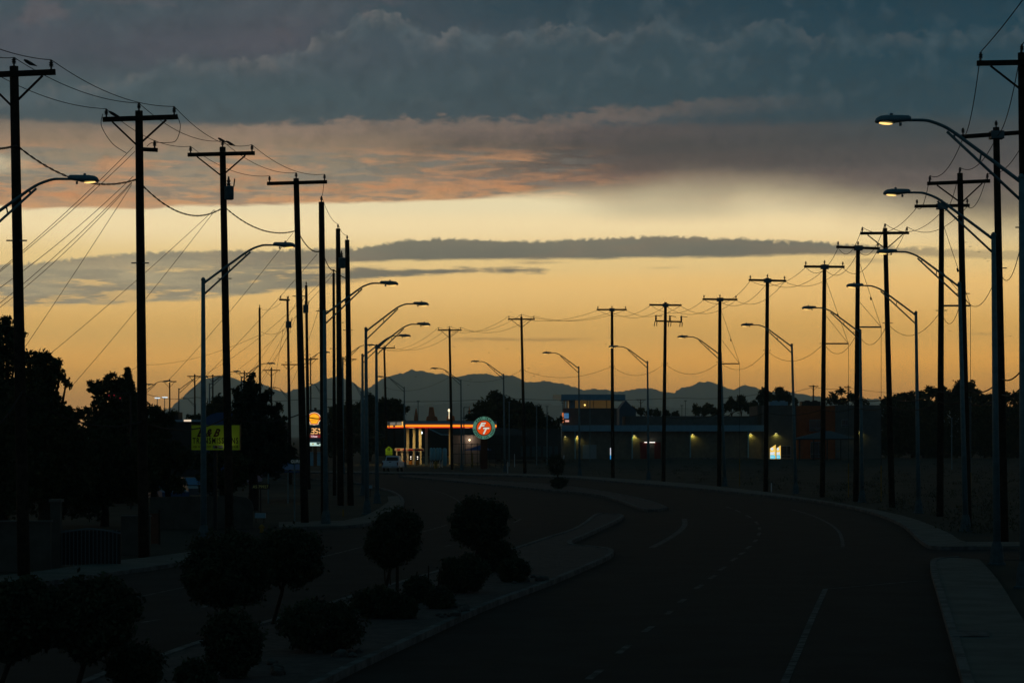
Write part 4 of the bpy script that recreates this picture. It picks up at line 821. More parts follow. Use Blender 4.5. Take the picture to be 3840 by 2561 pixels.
MB().pbox(1297.8, 964.4, 1306.4, 968.4, DB+0.3, 0.15).build('pink_sign', E_('pink_sign', (235, 170, 150), 0.8), r)
MB().pbox(1279, 995, 1290.7, 1001, DB-1, 0.2).build('pale_arm_sign', mat('pale_sign', (0.5, 0.42, 0.36), 0.7), r)
# gable
r = thing('gabled_building', P(1441, 1045, 520), 'dark blue pointed gable roof beside the car wash tower', 'building')
g = [(1422, 938), (1437, 919), (1460, 942), (1460, 1045), (1422, 1045)]
MB().prism([(P(x, y, 520).x, P(x, y, 520).z) for x, y in g], 520, 535).build('gable', mat('gable_blue', (0.05, 0.09, 0.13), 0.8), r)
# school-like block on the right
r = thing('flat_roofed_block', P(1880, HY+HC*F/DB, DB), 'two-storey flat-roofed block with an orange brick bay', 'building')
MB().pbox(1753, 930.5, 1828, 1053.4, DB-0.5, 20).build('grey_wall', STUD, r)
MB().pbox(1738.7, 931.5, 1753.5, 1053.4, DB+3, 15).build('side_wall', mat('side_wall', (0.12, 0.10, 0.08), 0.95, var=0.2), r)
MB().pbox(1828, 931.5, 1918, 1053.4, DB-0.2, 20).build('orange_wall', ORAN, r)
MB().pbox(1918, 930, 2024, 1053.4, DB-0.5, 20).build('grey_wall', STUD, r)
for (x0, y0, x1, y1) in ((1859.6, 964, 1885, 988.6), (1932.5, 964, 1947, 979.5), (1793, 1024, 1815, 1051), (1862, 1015, 1890, 1050)):
    w = MB().pbox(x0-1, y0-1, x1+1, y1+1, DB-0.62, 0.1).build('window_frame', mat('window_frame', (0.16, 0.2, 0.24), 0.6), r)
    xm = x0+(x1-x0)*0.62; ym = y0+(y1-y0)*0.78
    for q in ((x0, y0, xm-0.4, ym-0.4), (xm+0.4, y0, x1, ym-0.4), (x0, ym+0.4, xm-0.4, y1), (xm+0.4, ym+0.4, x1, y1)):
        sub(MB().pbox(*q, DB-0.66, 0.03), 'pane', GLASSD, w)
MB().pbox(1828.6, 1005, 1831.6, 1052, DB-0.8, 0.5).build('downpipe', mat('orange_post', (0.35, 0.12, 0.03), 0.8), r)
for lab, (x0, y0, x1, y1), m_ in (('teal metal air unit on the flat roof', (1766, 922, 1809, 930.4), TRIM), ('long black air unit on the flat roof', (1840, 921.5, 1884, 931), BLACK)):
    q = thing('roof_unit', P((x0+x1)/2, y1, DB+5), lab, 'air unit'); MB().pbox(x0, y0, x1, y1+1, DB+5, 3).build('cabinet', m_, q)
    for i in range(2): MB().lathe(P(x0+(x1-x0)*(0.3+0.4*i), y0, DB+6), [(0, 0.5), (0.18, 0.5), (0.2, 0.1)], 12).build('fan_cowl', m_, q)
for i, (px, py) in enumerate(((1325, 1001.5), (1456, 999.5), (1590, 997), (1723, 995.5))):
    wall_lamp(px, py, DB, ['wall lamp at the tower corner of the car wash', 'wall lamp beside the red panels', 'wall lamp in the middle of the hall wall', 'wall lamp at the right end of the hall wall'][i])
wall_lamp(1781.5, 994.5, DB-0.5, 'wall lamp high above the two lit banners'); wall_lamp(1974, 991, DB-0.5, 'wall lamp on the grey wall right of the gazebo', 40)
wall_lamp(1297.5, 1002, DB-0.2, 'small wall lamp on the car wash end pier', 12)
# lit banners
YB, CB, WB = E_('banner_yellow', (250, 205, 95), 1.0), E_('banner_cyan', (70, 205, 240), 1.0), E_('banner_pale', (215, 228, 240), 1.0)
for lab, x0, x1, yt0, yt1 in (('left and wider of two glowing upright banners', 1768, 1781, 1029, 1020.5), ('right and narrower of two glowing upright banners', 1782.7, 1792.3, 1029.5, 1022)):
    q = thing('lit_banner', P((x0+x1)/2, 1053, DB-3), lab, 'illuminated banner', 'glowing banners before the block'); w = x1-x0
    pn = flat(q, [(x0, yt0), (x0, 1053), (x1, 1053), (x1, yt1)], DB-3, YB, 'panel', 0.1)
    flat(q, [(x0+w*.04, 1040), (x0+w*.04, 1043.5), (x1-w*.3, 1043), (x1-w*.18, 1040), (x1-w*.2, 1037.5), (x0+w*.04, 1038)], DB-3.02, WB, 'pale_patch', 0.015, pn)
    flat(q, [(x0+w*(.36+.26*math.cos(t*math.pi/6)), 1030.5+3.3*math.sin(t*math.pi/6)) for t in range(12)], DB-3.02, WB, 'round_patch', 0.015, pn)
    flat(q, [(x0+w*.04, 1044.5), (x0+w*.04, 1052.6), (x1-w*.12, 1052.6), (x1-w*.08, 1049), (x1-w*.15, 1045.5), (x1-w*.3, 1044.3)], DB-3.02, CB, 'cyan_patch', 0.015, pn)
    flat(q, [(x0+w*.12, 1048), (x0+w*.12, 1049.6), (x1-w*.35, 1049.4), (x1-w*.35, 1047.8)], DB-3.04, WB, 'white_bar', 0.015, pn)
# gazebo
r = thing('gazebo', P(1900, 1057, 410), 'dark open gazebo with a low hipped roof before the orange bay', 'gazebo'); Dg = 408.0
vs = [P(1832, 1007, Dg), P(1968, 1007, Dg), P(1968, 1007, Dg)+Vector((0, 9, 0)), P(1832, 1007, Dg)+Vector((0, 9, 0)), P(1905, 989, Dg)+Vector((-0.5, 4.5, 0)), P(1909, 989, Dg)+Vector((0.5, 4.5, 0))]
MB().add(vs, [(0,1,5,4),(1,2,5),(2,3,4,5),(3,0,4),(0,3,2,1)]).build('roof', mat('gazebo_roof', (0.06, 0.08, 0.10), 0.8, var=0.2), r)
MB().pbox(1833, 1007.1, 1967, 1009.5, Dg+0.1, 8.8).build('beam', BLACK, r)
for x in (1836, 1868, 1899, 1930, 1962):
    for dy in (0.3, 8.6): q = P(x, 1009, Dg+dy); MB().box((q.x-0.09, q.y-0.09, 0), (q.x+0.09, q.y+0.09, q.z)).build('post', BLACK, r)

# filling station
DS = 345.0; th = math.radians(15); cs, sn = math.cos(th), math.sin(th); O_ = P(927, 984, DS)
def loc(u, v, z): return Vector((O_.x + u*cs - v*sn, DS + u*sn + v*cs, z))
def lbox(mb, u0, v0, z0, u1, v1, z1):
    return mb.add([loc(u0,v0,z0),loc(u1,v0,z0),loc(u1,v1,z0),loc(u0,v1,z0),loc(u0,v0,z1),loc(u1,v0,z1),loc(u1,v1,z1),loc(u0,v1,z1)], [(0,3,2,1),(4,5,6,7),(0,1,5,4),(1,2,6,5),(2,3,7,6),(3,0,4,7)])
WU = 13.7; WV = 12.5; z0 = 5.15; z1 = 6.28
r = thing('fuel_canopy', loc(WU/2, WV/2, 0), 'long filling station canopy edged with a glowing orange and red light bar', 'canopy')
lbox(MB(), 0, 0, z0+0.25, WU, WV, z1).build('roof_slab', mat('canopy_fascia', (0.14, 0.32, 0.44), 0.5), r)
lbox(MB(), 0.02, -0.12, z0+0.33, WU-0.05, -0.005, z0+0.58).build('orange_light_bar', E_('orange_bar', (255, 150, 20), 1.3), r)
lbox(MB(), 0.02, -0.10, z0+0.60, WU-0.05, -0.005, z0+0.72).build('amber_light_bar', E_('amber_bar', (150, 60, 5), 0.7), r)
lbox(MB(), 0.02, -0.12, z0+0.16, WU-0.05, -0.005, z0+0.31).build('red_light_bar', E_('red_bar', (215, 25, 5), 1.0), r)
for v0, v1 in ((0.3, 5.2), (7.2, 9.0), (10.4, 12.0)): lbox(MB(), -0.12, v0, z0+0.3, -0.005, v1, z0+0.52).build('orange_light_bar', E_('orange_bar', (255, 150, 20), 1.3), r)
lbox(MB(), -0.12, 0.1, z0+0.16, -0.005, WV-0.2, z0+0.28).build('red_light_bar', E_('red_bar', (215, 25, 5), 1.0), r)
lbox(MB(), -0.10, 0.6, z0+0.32, -0.005, 0.85, z1-0.08).build('lit_edge', E_('lit_edge', (250, 200, 110), 1.0), r)
for k in range(11):
    v0 = 1.6+k*0.62 + (0.9 if k > 4 else 0); lbox(MB(), -0.06, v0, z1-0.55, -0.005, v0+0.4, z1-0.15).build('sign_letter', E_('ghost_letter', (120, 112, 98), 0.8), r)
for k, px in enumerate((936, 950.4, 964.4, 978.8, 1033.5)):
    D_ = (358, 357, 356, 346.5, 354)[k]; q = P(px, HY+HC*F/D_, D_); MB().box((q.x-0.19, D_, 0), (q.x+0.19, D_+0.38, z0+0.3)).build('column', mat('cream_column', (0.55, 0.45, 0.28), 0.7, var=0.15), r)
for u, v in ((-0.2+1.9, 3.2), (3.0, 8.0), (10.6, 5.0)):
    q = loc(u, v, z0+0.2); f = MB().box((q.x-0.3, q.y-0.3, q.z-0.04), (q.x+0.3, q.y+0.3, q.z)).build('ceiling_light', E_('ceiling_light', (255, 225, 160), 1.0), r)
    l = bpy.data.lights.new('light', 'AREA'); l.energy = 230 if u < 10 else 90; l.size = 2.6; l.color = (1.0, 0.74, 0.30); lo = bpy.data.objects.new('light', l); COL.objects.link(lo); lo.parent = r; lo.location = Vector((q.x, q.y, q.z-0.06))-Vector(r.location)
q = P(967, 979, 365); tag(MB().blob(q, 0.22, 2, 2, 0).build('flood_lamp', E_('cold_lamp', (235, 250, 255), 2.0), origin=q), 'cold white lamp glowing between the canopy columns', 'lamp')
bpy.data.objects['flood_lamp'].location = P(967, 993.5, 365)
PW, PR, PO, PS = mat('pump_cream', (0.7, 0.6, 0.46), 0.6), mat('pump_red', (0.45, 0.02, 0.02), 0.6), mat('pump_orange', (0.6, 0.22, 0.02), 0.6), E_('pump_screen', (255, 245, 225), 1.6)
for i, (x0, D_) in enumerate(((906, 352.5), (919, 351), (932.5, 349.5), (948, 348))):
    yb = HY+HC*F/D_; k = F/D_; q = P(x0+10, yb, D_); r = thing('fuel_pump', q, f'{["leftmost", "second", "third", "rightmost"][i]} fuel pump in the row under the canopy', 'fuel pump', 'fuel pumps')
    w = (20 if i < 3 else 25)
    top = MB().pbox(x0, yb-2.35*k, x0+w, yb-1.98*k, D_-0.5, 1.0).build('header', PW, r)
    sub(MB().pbox(x0+5, yb-2.28*k, x0+w-1.5, yb-2.04*k, D_-0.53, 0.02), 'red_label', PR, top); sub(MB().pbox(x0+1.6, yb-2.24*k, x0+3.4, yb-2.08*k, D_-0.53, 0.02), 'badge', PO, top)
    MB().pbox(x0+3, yb-1.98*k, x0+6.2, yb, D_-0.3, 0.6).build('side_post', PW, r); MB().pbox(x0+14.5, yb-1.98*k, x0+16.5, yb, D_-0.3, 0.6).build('side_post', PW, r)
    bd = MB().pbox(x0+6.3, yb-1.85*k, x0+14.4, yb-0.62*k, D_-0.2, 0.4).build('dispenser', BLACK, r)
    sub(MB().pbox(x0+9.5, yb-1.22*k, x0+11.8, yb-1.08*k, D_-0.23, 0.02), 'screen', PS, bd); sub(MB().pbox(x0+9.6, yb-0.92*k, x0+11.6, yb-0.80*k, D_-0.23, 0.02), 'screen', PS, bd)
    MB().pbox(x0+6.3, yb-0.60*k, x0+14.4, yb, D_-0.22, 0.4).build('lower_panel', PO, r)
# store with lit wall and a slanting roof edge
r = thing('filling_station_store', P(1080, 1064, 372), 'low beige store with a lamp-lit wall behind the round sign', 'building')
MB().pbox(1040, 999, 1106, 1062.6, 372, 12).build('wall', mat('store_wall', (0.17, 0.15, 0.14), 0.9, var=0.15), r)
MB().prism([(P(x, y, 371).x, P(x, y, 371).z) for x, y in ((985, 984), (1013, 997), (1060, 998), (1210, 999), (1210, 993), (1180, 984), (1060, 975))], 371, 384).build('roof', mat('store_roof', (0.05, 0.07, 0.08), 0.8), r)
MB().tube([P(985, 984, 370.8), P(1013, 997.5, 370.8), P(1040, 998.5, 370.8)], 0.1, 6).build('roof_edge', TRIM, r)
r = thing('bulkhead_lamp', P(1078, 1009, 371.9), 'warm white bulkhead lamp on the store wall left of the round sign', 'wall lamp')
MB().blob(P(1078, 1010, 371.8), 0.16, 2, 2, 0).build('globe', E_('globe', (255, 225, 180), 2.2), r)
l = bpy.data.lights.new('light', 'POINT'); l.energy = 45; l.color = (1, 0.72, 0.5); l.shadow_soft_size = 0.2; lo = bpy.data.objects.new('light', l); COL.objects.link(lo); lo.parent = r; lo.location = (0, -0.7, 0)
# fence, parasol, post, tanks
r = thing('metal_fence', P(1090, 1078, 318), 'dark open metal fence running behind the round car wash sign', 'fence')
for y in (1019, 1042, 1068): MB().bar(P(1040, y, 318), P(1152, y+0.5, 318), 0.07).build('rail', BLACK, r)
for x in range(1040, 1160, 14): q = P(x, 1017, 318); MB().bar((q.x, 318, 0), q, 0.08).build('fence_post', BLACK, r)
r = thing('shade_canopy', P(1098, 1076, 322), 'blue pyramid shade sail behind the round sign pillar', 'shade canopy')
k0 = P(1063, 1034, 322); k1_ = P(1128, 1033, 322); pk = P(1102, 1022, 324)
MB().add([k0, k1_, k1_+Vector((0, 4, 0)), k0+Vector((0, 4, 0)), pk], [(0,1,4),(1,2,4),(2,3,4),(3,0,4),(0,3,2,1)]).build('sail', mat('blue_sail', (0.02, 0.06, 0.20), 0.8), r); MB().tube([Vector((pk.x, pk.y, 0)), pk], 0.06, 8).build('mast', BLACK, r)
def post(label, px, y0, y1, w, m, name='bollard', cat='bollard', group=None, slope=0):
    D = GD(y1); a = P(px, y1, D); b = P(px+slope, y0, D); a.z = 0
    return tag(MB().tube([a, a.lerp(b, 0.9), b], [w*D/F/2, w*D/F/2, w*D/F/2*0.8], 10).build(name, m, origin=a), label, cat, group)
post('fat yellow guard post left of the sign pillar', 1084, 1039, 1073, 4.5, YELP); post('yellow drum standing beside the tanks', 1000.5, 1059, 1076, 7.5, YELP, 'drum', 'drum')
post('left of two cream bollards by the blue tanks', 1009.6, 1056, 1073, 1.5, PW); post('right of two cream bollards by the blue tanks', 1016, 1056, 1073, 1.5, PW)
post('white marker post right of the round sign', 1181.4, 1042, 1072, 1.5, WHITE, 'marker_post', 'marker post'); post('white marker post at the kerb by the tenth lamp', 1165.8, 1060, 1087, 1.6, WHITE, 'marker_post', 'marker post')
post('short white marker post below the banners', 1771, 1108, 1129, 2.4, WHITE, 'marker_post', 'marker post'); post('leaning white marker at the car wash corner', 1294, 1045, 1055, 2.4, WHITE, 'marker_post', 'marker post', slope=1)
post('small white marker left of the left bollards', 992.5, 1058, 1072, 1.4, WHITE, 'marker_post', 'marker post')
r = thing('tank_rack', P(1008, 1072, 324), 'rack of five pale blue gas tanks beside the canopy', 'gas tanks')
for i, x in enumerate((990, 996.5, 1004, 1010.5, 1021)):
    q = P(x, 1057 if i < 4 else 1070, 324+i*0.4); h = 1.72 if i < 4 else 2.45; w = 0.21 if i < 4 else 0.30
    MB().lathe(q, [(0, 0.05), (0.06, w*0.7), (0.16, w), (h-0.16, w), (h-0.06, w*0.7), (h, 0.05)], 14).build('tank', mat('tank_blue', (0.20, 0.42, 0.50), 0.5, var=0.15), r, smooth=True)
a = P(986, 1057, 324); b = P(1014, 1057, 324.6); MB().box((a.x, 323.7, a.z-0.08), (b.x, 325.3, a.z)).build('shelf', BLACK, r)
for x in (988, 1000, 1013): q = P(x, 1057, 324.2); MB().box((q.x-0.05, 324.1, 0), (q.x+0.05, 324.3, a.z-0.08)).build('leg', WHITE, r)

# round sign on a pillar
DR = 305.0; cx, cy, R0 = 1111.1, 982.0, 25.9
r = thing('round_sign', P(cx, HY+HC*F/DR, DR), 'round green and orange lit car wash sign on a brown pillar', 'sign')
def disc(rad, D, n=48): return [(cx+rad*math.cos(2*math.pi*i/n), cy+rad*math.sin(2*math.pi*i/n)) for i in range(n)]
MB().pbox(1103.2, 1004, 1119, HY+HC*F/DR, DR+0.2, 0.8).build('pillar', mat('pillar_brown', (0.10, 0.03, 0.015), 0.8, var=0.2), r)
face = flat(r, disc(R0, DR), DR, E_('sign_green', (78, 128, 108), 0.75, (0.1, 0.2, 0.15)), 'green_ring', 0.5)
flat(r, disc(18.3, DR), DR-0.03, BLACK, 'black_ring', 0.025, face); flat(r, disc(16.5, DR), DR-0.06, E_('sign_orange', (228, 74, 12), 0.85, (0.3, 0.05, 0.01)), 'orange_disc', 0.025, face)
SGN = E_('sign_white', (222, 224, 208), 0.85)
for ch, bx in (('F', (1097.6, 1116.0, 970.0, 984.8)), ('T', (1108.3, 1124.2, 981.2, 996.2))):
    x0, x1, y0, y1 = bx
    for off, D_, m_, nm in ((0.11, DR-0.07, BLACK, 'letter_outline'), (0.035, DR-0.085, SGN, 'letter')):
        g = 1.0 if off > 0.1 else 0.0
        vs, fs = text_mesh(ch, x0-g, x1+g, y0-g, y1+g, D_, shear=0.42, offset=0.04); sub(MB().add(vs, fs), nm, m_, face)
def arc_text(txt, a0, a1, rad, h, flip):
    mb = MB(); n = len(txt)
    for i, ch in enumerate(txt):
        if ch == ' ': continue
        ang = math.radians(a0+(a1-a0)*i/(n-1)); vs, fs = text_mesh(ch, 0, 1 if ch not in 'I' else 0.4, 0, 1, F, offset=0.035)
        base = np.array([[v[0], v[2]] for v in vs]); base -= (base.max(0)+base.min(0))/2; base /= np.abs(base).max(0)*2
        w = h*(0.62 if ch not in 'WI' else (0.85 if ch == 'W' else 0.2))
        ox, oz = math.cos(ang), math.sin(ang); t = ang-math.pi/2 if not flip else ang+math.pi/2
        c, s = math.cos(t), math.sin(t); pts = []
        for u, v in base:
            u *= w; v *= h; pts.append(P(cx+rad*ox+u*c-v*s, cy-rad*oz-(u*s+v*c), DR-0.03))
        mb.add(pts, fs)
    return mb
sub(arc_text('FAST TRAK', 137, 44, 22.2, 5.8, False), 'upper_lettering', BLACK, face); sub(arc_text('EXPRESS CAR WASH', 193, 348, 22.4, 5.2, True), 'lower_lettering', BLACK, face)
# price sign with scallop emblem
DP = 330.0
def cv(c): return 685.7+c/10.67
def cw(c): return 930.6+c/10.67
r = thing('price_sign', P(721, HY+HC*F/DP, DP), 'tall fuel price sign with a glowing yellow and red scallop emblem', 'sign')
MB().pbox(704, 942.8, 738.7, 1024, DP, 0.6).build('panel', mat('sign_panel_blue', (0.16, 0.22, 0.30), 0.6), r)
MB().pbox(719.5, 1024, 727.5, HY+HC*F/DP, DP+0.1, 0.4).build('sign_post', mat('sign_post_brown', (0.12, 0.05, 0.02), 0.8), r)
def mir(h): return [(cv(x), cw(y)) for x, y in h] + [(cv(760-x), cw(y)) for x, y in reversed(h) if x > 380]
outer = [(380, 168), (440, 180), (485, 205), (520, 245), (540, 300), (543, 340), (533, 372), (505, 398), (490, 415), (487, 445), (478, 470), (430, 468), (380, 482)]
red = [(380, 180), (438, 192), (478, 216), (508, 252), (527, 302), (530, 338), (520, 364), (492, 390), (476, 408), (473, 440), (468, 458), (380, 464)]
yel = [(380, 204), (425, 212), (462, 232), (490, 266), (506, 310), (502, 345), (474, 374), (460, 396), (456, 434), (380, 442)]
em = flat(r, mir(outer), DP-0.03, E_('emblem_cream', (255, 225, 170), 1.0), 'emblem', 0.028)
flat(r, mir(red), DP-0.05, E_('emblem_red', (190, 15, 8), 1.0), 'red_rim', 0.018, em); flat(r, mir(yel), DP-0.07, E_('emblem_yellow', (255, 185, 22), 1.1), 'yellow_shell', 0.018, em)
for dx, yy in ((-150, 262), (-110, 226), (-68, 206), (-22, 198), (22, 198), (68, 206), (110, 226), (150, 262), (165, 330), (-165, 330)):
    a = P(cv(380+dx*0.78), cw(yy+12), DP-0.075); b = P(cv(380+dx*0.28), cw(400 if abs(dx) < 160 else 372), DP-0.075)
    sub(MB().bar(a, b, 0.035, 0.03), 'rib', E_('emblem_rib', (190, 60, 10), 0.9), em)
dp = MB().pbox(cv(230), cw(548), cv(542), cw(702), DP-0.04, 0.035).build('digit_board', BLACK, r)
SEG = E_('led_digit', (255, 190, 120), 1.6)
def digit(x0, x1, y0, y1, segs, w=1.15):
    ym = (y0+y1)/2; g = 0.25; S_ = {'a': (x0, y0, x1, y0+w), 'g': (x0, ym-w/2, x1, ym+w/2), 'd': (x0, y1-w, x1, y1), 'f': (x0, y0, x0+w, ym-g), 'b': (x1-w, y0, x1, ym-g), 'e': (x0, ym+g, x0+w, y1), 'c': (x1-w, ym+g, x1, y1)}
    mb = MB(); 
    for i, k in enumerate(segs): mb.pbox(*S_[k], DP-0.06-0.001*i, 0.015)
    return sub(mb, 'digit', SEG, dp)
digit(cv(315), cv(380), cw(562), cw(695), 'abgcd'); digit(cv(395), cv(460), cw(562), cw(695), 'afgcd')
digit(cv(483), cv(516), cw(565), cw(615), 'afbgc', 0.8); digit(cv(483), cv(488), cw(640), cw(690), 'f', 0.6); digit(cv(498), cv(524), cw(640), cw(690), 'abcdef', 0.7)
sub(MB().pbox(cv(295), cw(676), cv(310), cw(692), DP-0.06, 0.015), 'decimal_point', SEG, dp)
rp = MB().pbox(cv(230), cw(720), cv(541), cw(790), DP-0.04, 0.035).build('red_plate', E_('red_plate', (130, 8, 16), 0.7), r)
lettering(r, 'V-Power', cv(300), cv(462), cw(732), cw(784), DP-0.06, E_('plate_text', (245, 215, 215), 0.9), parent_part=rp, offset=0.03)
wp = MB().pbox(cv(230), cw(908), cv(544), cw(990), DP-0.04, 0.035).build('white_plate', E_('white_plate', (200, 232, 222), 0.9), r)
sub(MB().pbox(cv(335), cw(930), cv(365), cw(965), DP-0.06, 0.015), 'plate_badge', E_('plate_badge', (190, 165, 20), 0.8), wp)
sub(MB().prism([(P(cv(x), cw(y), DP).x, P(cv(x), cw(y), DP).z) for x, y in ((440, 912), (540, 912), (540, 930), (490, 950), (540, 975), (440, 950))], DP-0.06, DP-0.045), 'plate_pattern', mat('plate_dark', (0.02, 0.10, 0.10), 0.6), wp)
r = thing('pale_cabinet', P(722, 1070, 333), 'pale blue box standing at the foot of the price sign', 'cabinet'); MB().pbox(705, 1040, 739, 1069, 333, 2).build('box', mat('cabinet_blue', (0.24, 0.44, 0.55), 0.7, var=0.2), r); MB().pbox(704.5, 1037.6, 739.5, 1040, 332.9, 2.2).build('lid', TRIM, r)

# yellow-green billboard
DBB = 107.0
r = thing('billboard', P(494, HY+HC*F/DBB, DBB), 'yellow-green workshop billboard on a dark post, half hidden by the third pole', 'billboard')
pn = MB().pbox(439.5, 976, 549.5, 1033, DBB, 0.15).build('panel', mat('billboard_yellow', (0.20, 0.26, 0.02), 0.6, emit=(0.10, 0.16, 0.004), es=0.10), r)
MB().pbox(490, 1033, 498, HY+HC*F/DBB, DBB+0.02, 0.13).build('sign_post', BLACK, r)
for x in (438, 550.5): MB().pbox(x, 973, x+1.3, 1033.5, DBB-0.03, 0.2).build('frame', BLACK, r)
INK = mat('sign_ink', (0.012, 0.006, 0.004), 0.8); INK2 = mat('sign_ink_maroon', (0.05, 0.008, 0.008), 0.8)
lettering(r, 'B & B', 452, 506, 984, 1003, DBB-0.006, INK2, parent_part=pn, shear=0.5, offset=0.035)
lettering(r, 'TRANSMISSIONS', 442, 547, 1004.5, 1018.5, DBB-0.006, INK, parent_part=pn, offset=0.025, space=1.25)
lettering(r, '10281 NORTH LOOP', 443, 484, 1023, 1028.5, DBB-0.006, INK, parent_part=pn, offset=0.01); lettering(r, '6938', 532, 547, 1022, 1028.5, DBB-0.006, INK, parent_part=pn, offset=0.01)
c1 = MB().pbox(489, 1022.5, 500, 1029.5, DBB-0.008, 0.006); sub(c1, 'card_logo', mat('card_grey', (0.25, 0.22, 0.2), 0.7), pn)
sub(MB().prism([(P(496.5+2.8*math.cos(t*.52), 1026+2.8*math.sin(t*.52), DBB).x, P(496.5+2.8*math.cos(t*.52), 1026+2.8*math.sin(t*.52), DBB).z) for t in range(12)], DBB-0.016, DBB-0.01), 'card_circle', mat('card_red', (0.12, 0.02, 0.01), 0.7), pn)
sub(MB().pbox(501.5, 1022.5, 512, 1029.5, DBB-0.008, 0.006), 'card_logo', mat('card_grey', (0.25, 0.22, 0.2), 0.7), pn)
sub(MB().pbox(502, 1027.6, 511.5, 1029, DBB-0.014, 0.004), 'card_bar', mat('card_blue', (0.02, 0.05, 0.12), 0.7), pn); sub(MB().pbox(502, 1022.9, 511.5, 1024, DBB-0.014, 0.004), 'card_bar', mat('card_blue', (0.02, 0.05, 0.12), 0.7), pn)
q = P(517, 1030, DBB-0.45); l = bpy.data.lights.new('light', 'SPOT'); l.energy = 2.2; l.color = (1, 1, 0.5); l.spot_size = math.radians(120); l.spot_blend = 0.8; lo = bpy.data.objects.new('light', l); COL.objects.link(lo); lo.parent = r; lo.location = q-Vector(r.location); lo.rotation_euler = Vector((0, -0.45, -0.5)).to_track_quat('Z', 'Y').to_euler()  # added spot that brightens the middle of the panel
MB().box((q.x-0.06, q.y-0.05, q.z-0.06), (q.x+0.06, DBB+0.02, q.z-0.02)).build('added_spot_arm', BLACK, r)  # arm made up to carry the added spot
# school crossing sign
DC = 285.0; r = thing('school_crossing_sign', P(893, HY+HC*F/DC, DC), 'yellow-green five-sided walking children sign above the white pickup', 'road sign')
def sx(c): return 844.9+c/12.8
def sy(c): return 979.6+c/12.8
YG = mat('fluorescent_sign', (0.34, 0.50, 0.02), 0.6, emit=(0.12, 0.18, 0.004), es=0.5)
pl = flat(r, [(sx(612), sy(570)), (sx(715), sy(655)), (sx(712), sy(745)), (sx(516), sy(745)), (sx(512), sy(655))], DC, YG, 'pentagon', 0.03)
for x, dr in ((590, 1), (632, -1)):
    mb = MB(); q = lambda a, b: P(sx(a), sy(b), DC-0.02)
    mb.bar(q(x, 640), q(x, 690), 0.10, 0.02); mb.bar(q(x, 688), q(x-14, 738), 0.05, 0.02); mb.bar(q(x, 688), q(x+14, 738), 0.05, 0.02); mb.bar(q(x, 648), q(x+20, 684), 0.04, 0.02); mb.bar(q(x, 648), q(x-16, 680), 0.04, 0.02); mb.blob(q(x, 622), 0.055, 1, 1, 0)
    sub(mb, 'pictogram', BLACK, pl)
pl2 = MB().pbox(sx(516), sy(752), sx(714), sy(828), DC, 0.03).build('plate', YG, r); lettering(r, 'AHEAD', sx(530), sx(700), sy(768), sy(812), DC-0.01, INK, parent_part=pl2, offset=0.01)
q = P(893, HY, DC); MB().tube([Vector((q.x, DC+0.05, 0)), Vector((q.x, DC+0.05, P(893, 1030, DC).z))], 0.04, 6).build('sign_post', STEEL, r)

# pickup
def pickup():
    D0 = 279.0; c = P(895.5, HY+HC*F/D0, D0); yaw = math.radians(5); r = thing('pickup_truck', c, 'white pickup truck seen from behind on the far road', 'pickup truck'); r.rotation_euler.z = 0
    cs, sn = math.cos(-yaw), math.sin(-yaw)
    def T(x, y, z): return Vector((c.x + x*cs - y*sn, c.y + x*sn + y*cs, z))
    def B(mb, x0, y0, z0, x1, y1, z1, tx=0, ty=0):
        v = [T(x0,y0,z0),T(x1,y0,z0),T(x1,y1,z0),T(x0,y1,z0),T(x0+tx,y0+ty,z1),T(x1-tx,y0+ty,z1),T(x1-tx,y1-ty*1.5,z1),T(x0+tx,y1-ty*1.5,z1)]
        return mb.add(v, [(0,3,2,1),(4,5,6,7),(0,1,5,4),(1,2,6,5),(2,3,7,6),(3,0,4,7)])
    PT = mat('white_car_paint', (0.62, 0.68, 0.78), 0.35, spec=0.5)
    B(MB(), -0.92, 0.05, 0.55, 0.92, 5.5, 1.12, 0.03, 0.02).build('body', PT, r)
    for x0, x1 in ((-0.92, -0.80), (0.80, 0.92)): B(MB(), x0, 0.05, 1.12, x1, 1.9, 1.30).build('bed_side', PT, r)
    g = B(MB(), -0.80, 0.0, 0.72, 0.80, 0.10, 1.30).build('tailgate', PT, r); sub(B(MB(), -0.13, -0.02, 1.12, 0.13, 0.01, 1.2), 'handle', BLACK, g)
    cab = B(MB(), -0.86, 1.9, 1.10, 0.86, 4.1, 1.84, 0.14, 0.22).build('cab', PT, r)
    sub(B(MB(), -0.72, 1.93, 1.2, 0.72, 1.99, 1.72, 0.08, 0.0), 'rear_window', GLASSD, cab)
    sub(B(MB(), -0.885, 2.2, 1.22, -0.80, 3.6, 1.66, 0.02, 0.06), 'side_window', GLASSD, cab)
    B(MB(), -0.92, -0.18, 0.48, 0.92, 0.04, 0.68).build('bumper', mat('chrome', (0.3, 0.34, 0.38), 0.35, 0.6), r)
    for x0, x1 in ((-0.93, -0.80), (0.80, 0.93)): B(MB(), x0, -0.03, 0.78, x1, 0.04, 1.15).build('tail_light', mat('tail_lens', (0.10, 0.01, 0.01), 0.3), r)
    B(MB(), -0.17, -0.2, 0.52, 0.17, -0.185, 0.64).build('number_plate', WHITE, r)
    for x in (-0.80, 0.80):
        for y in (1.1, 4.5):
            mb = MB().tube([T(x-0.12, y, 0.38), T(x+0.12, y, 0.38)], 0.38, 16); w = mb.build('wheel', BLACK, r); sub(MB().tube([T(x-0.125, y, 0.38), T(x+0.125, y, 0.38)], 0.2, 12), 'rim', STEEL, w)
    MB().tube([T(-0.97, 3.4, 1.15), T(-1.08, 3.42, 1.2)], 0.09, 8).build('mirror', PT, r)
pickup()

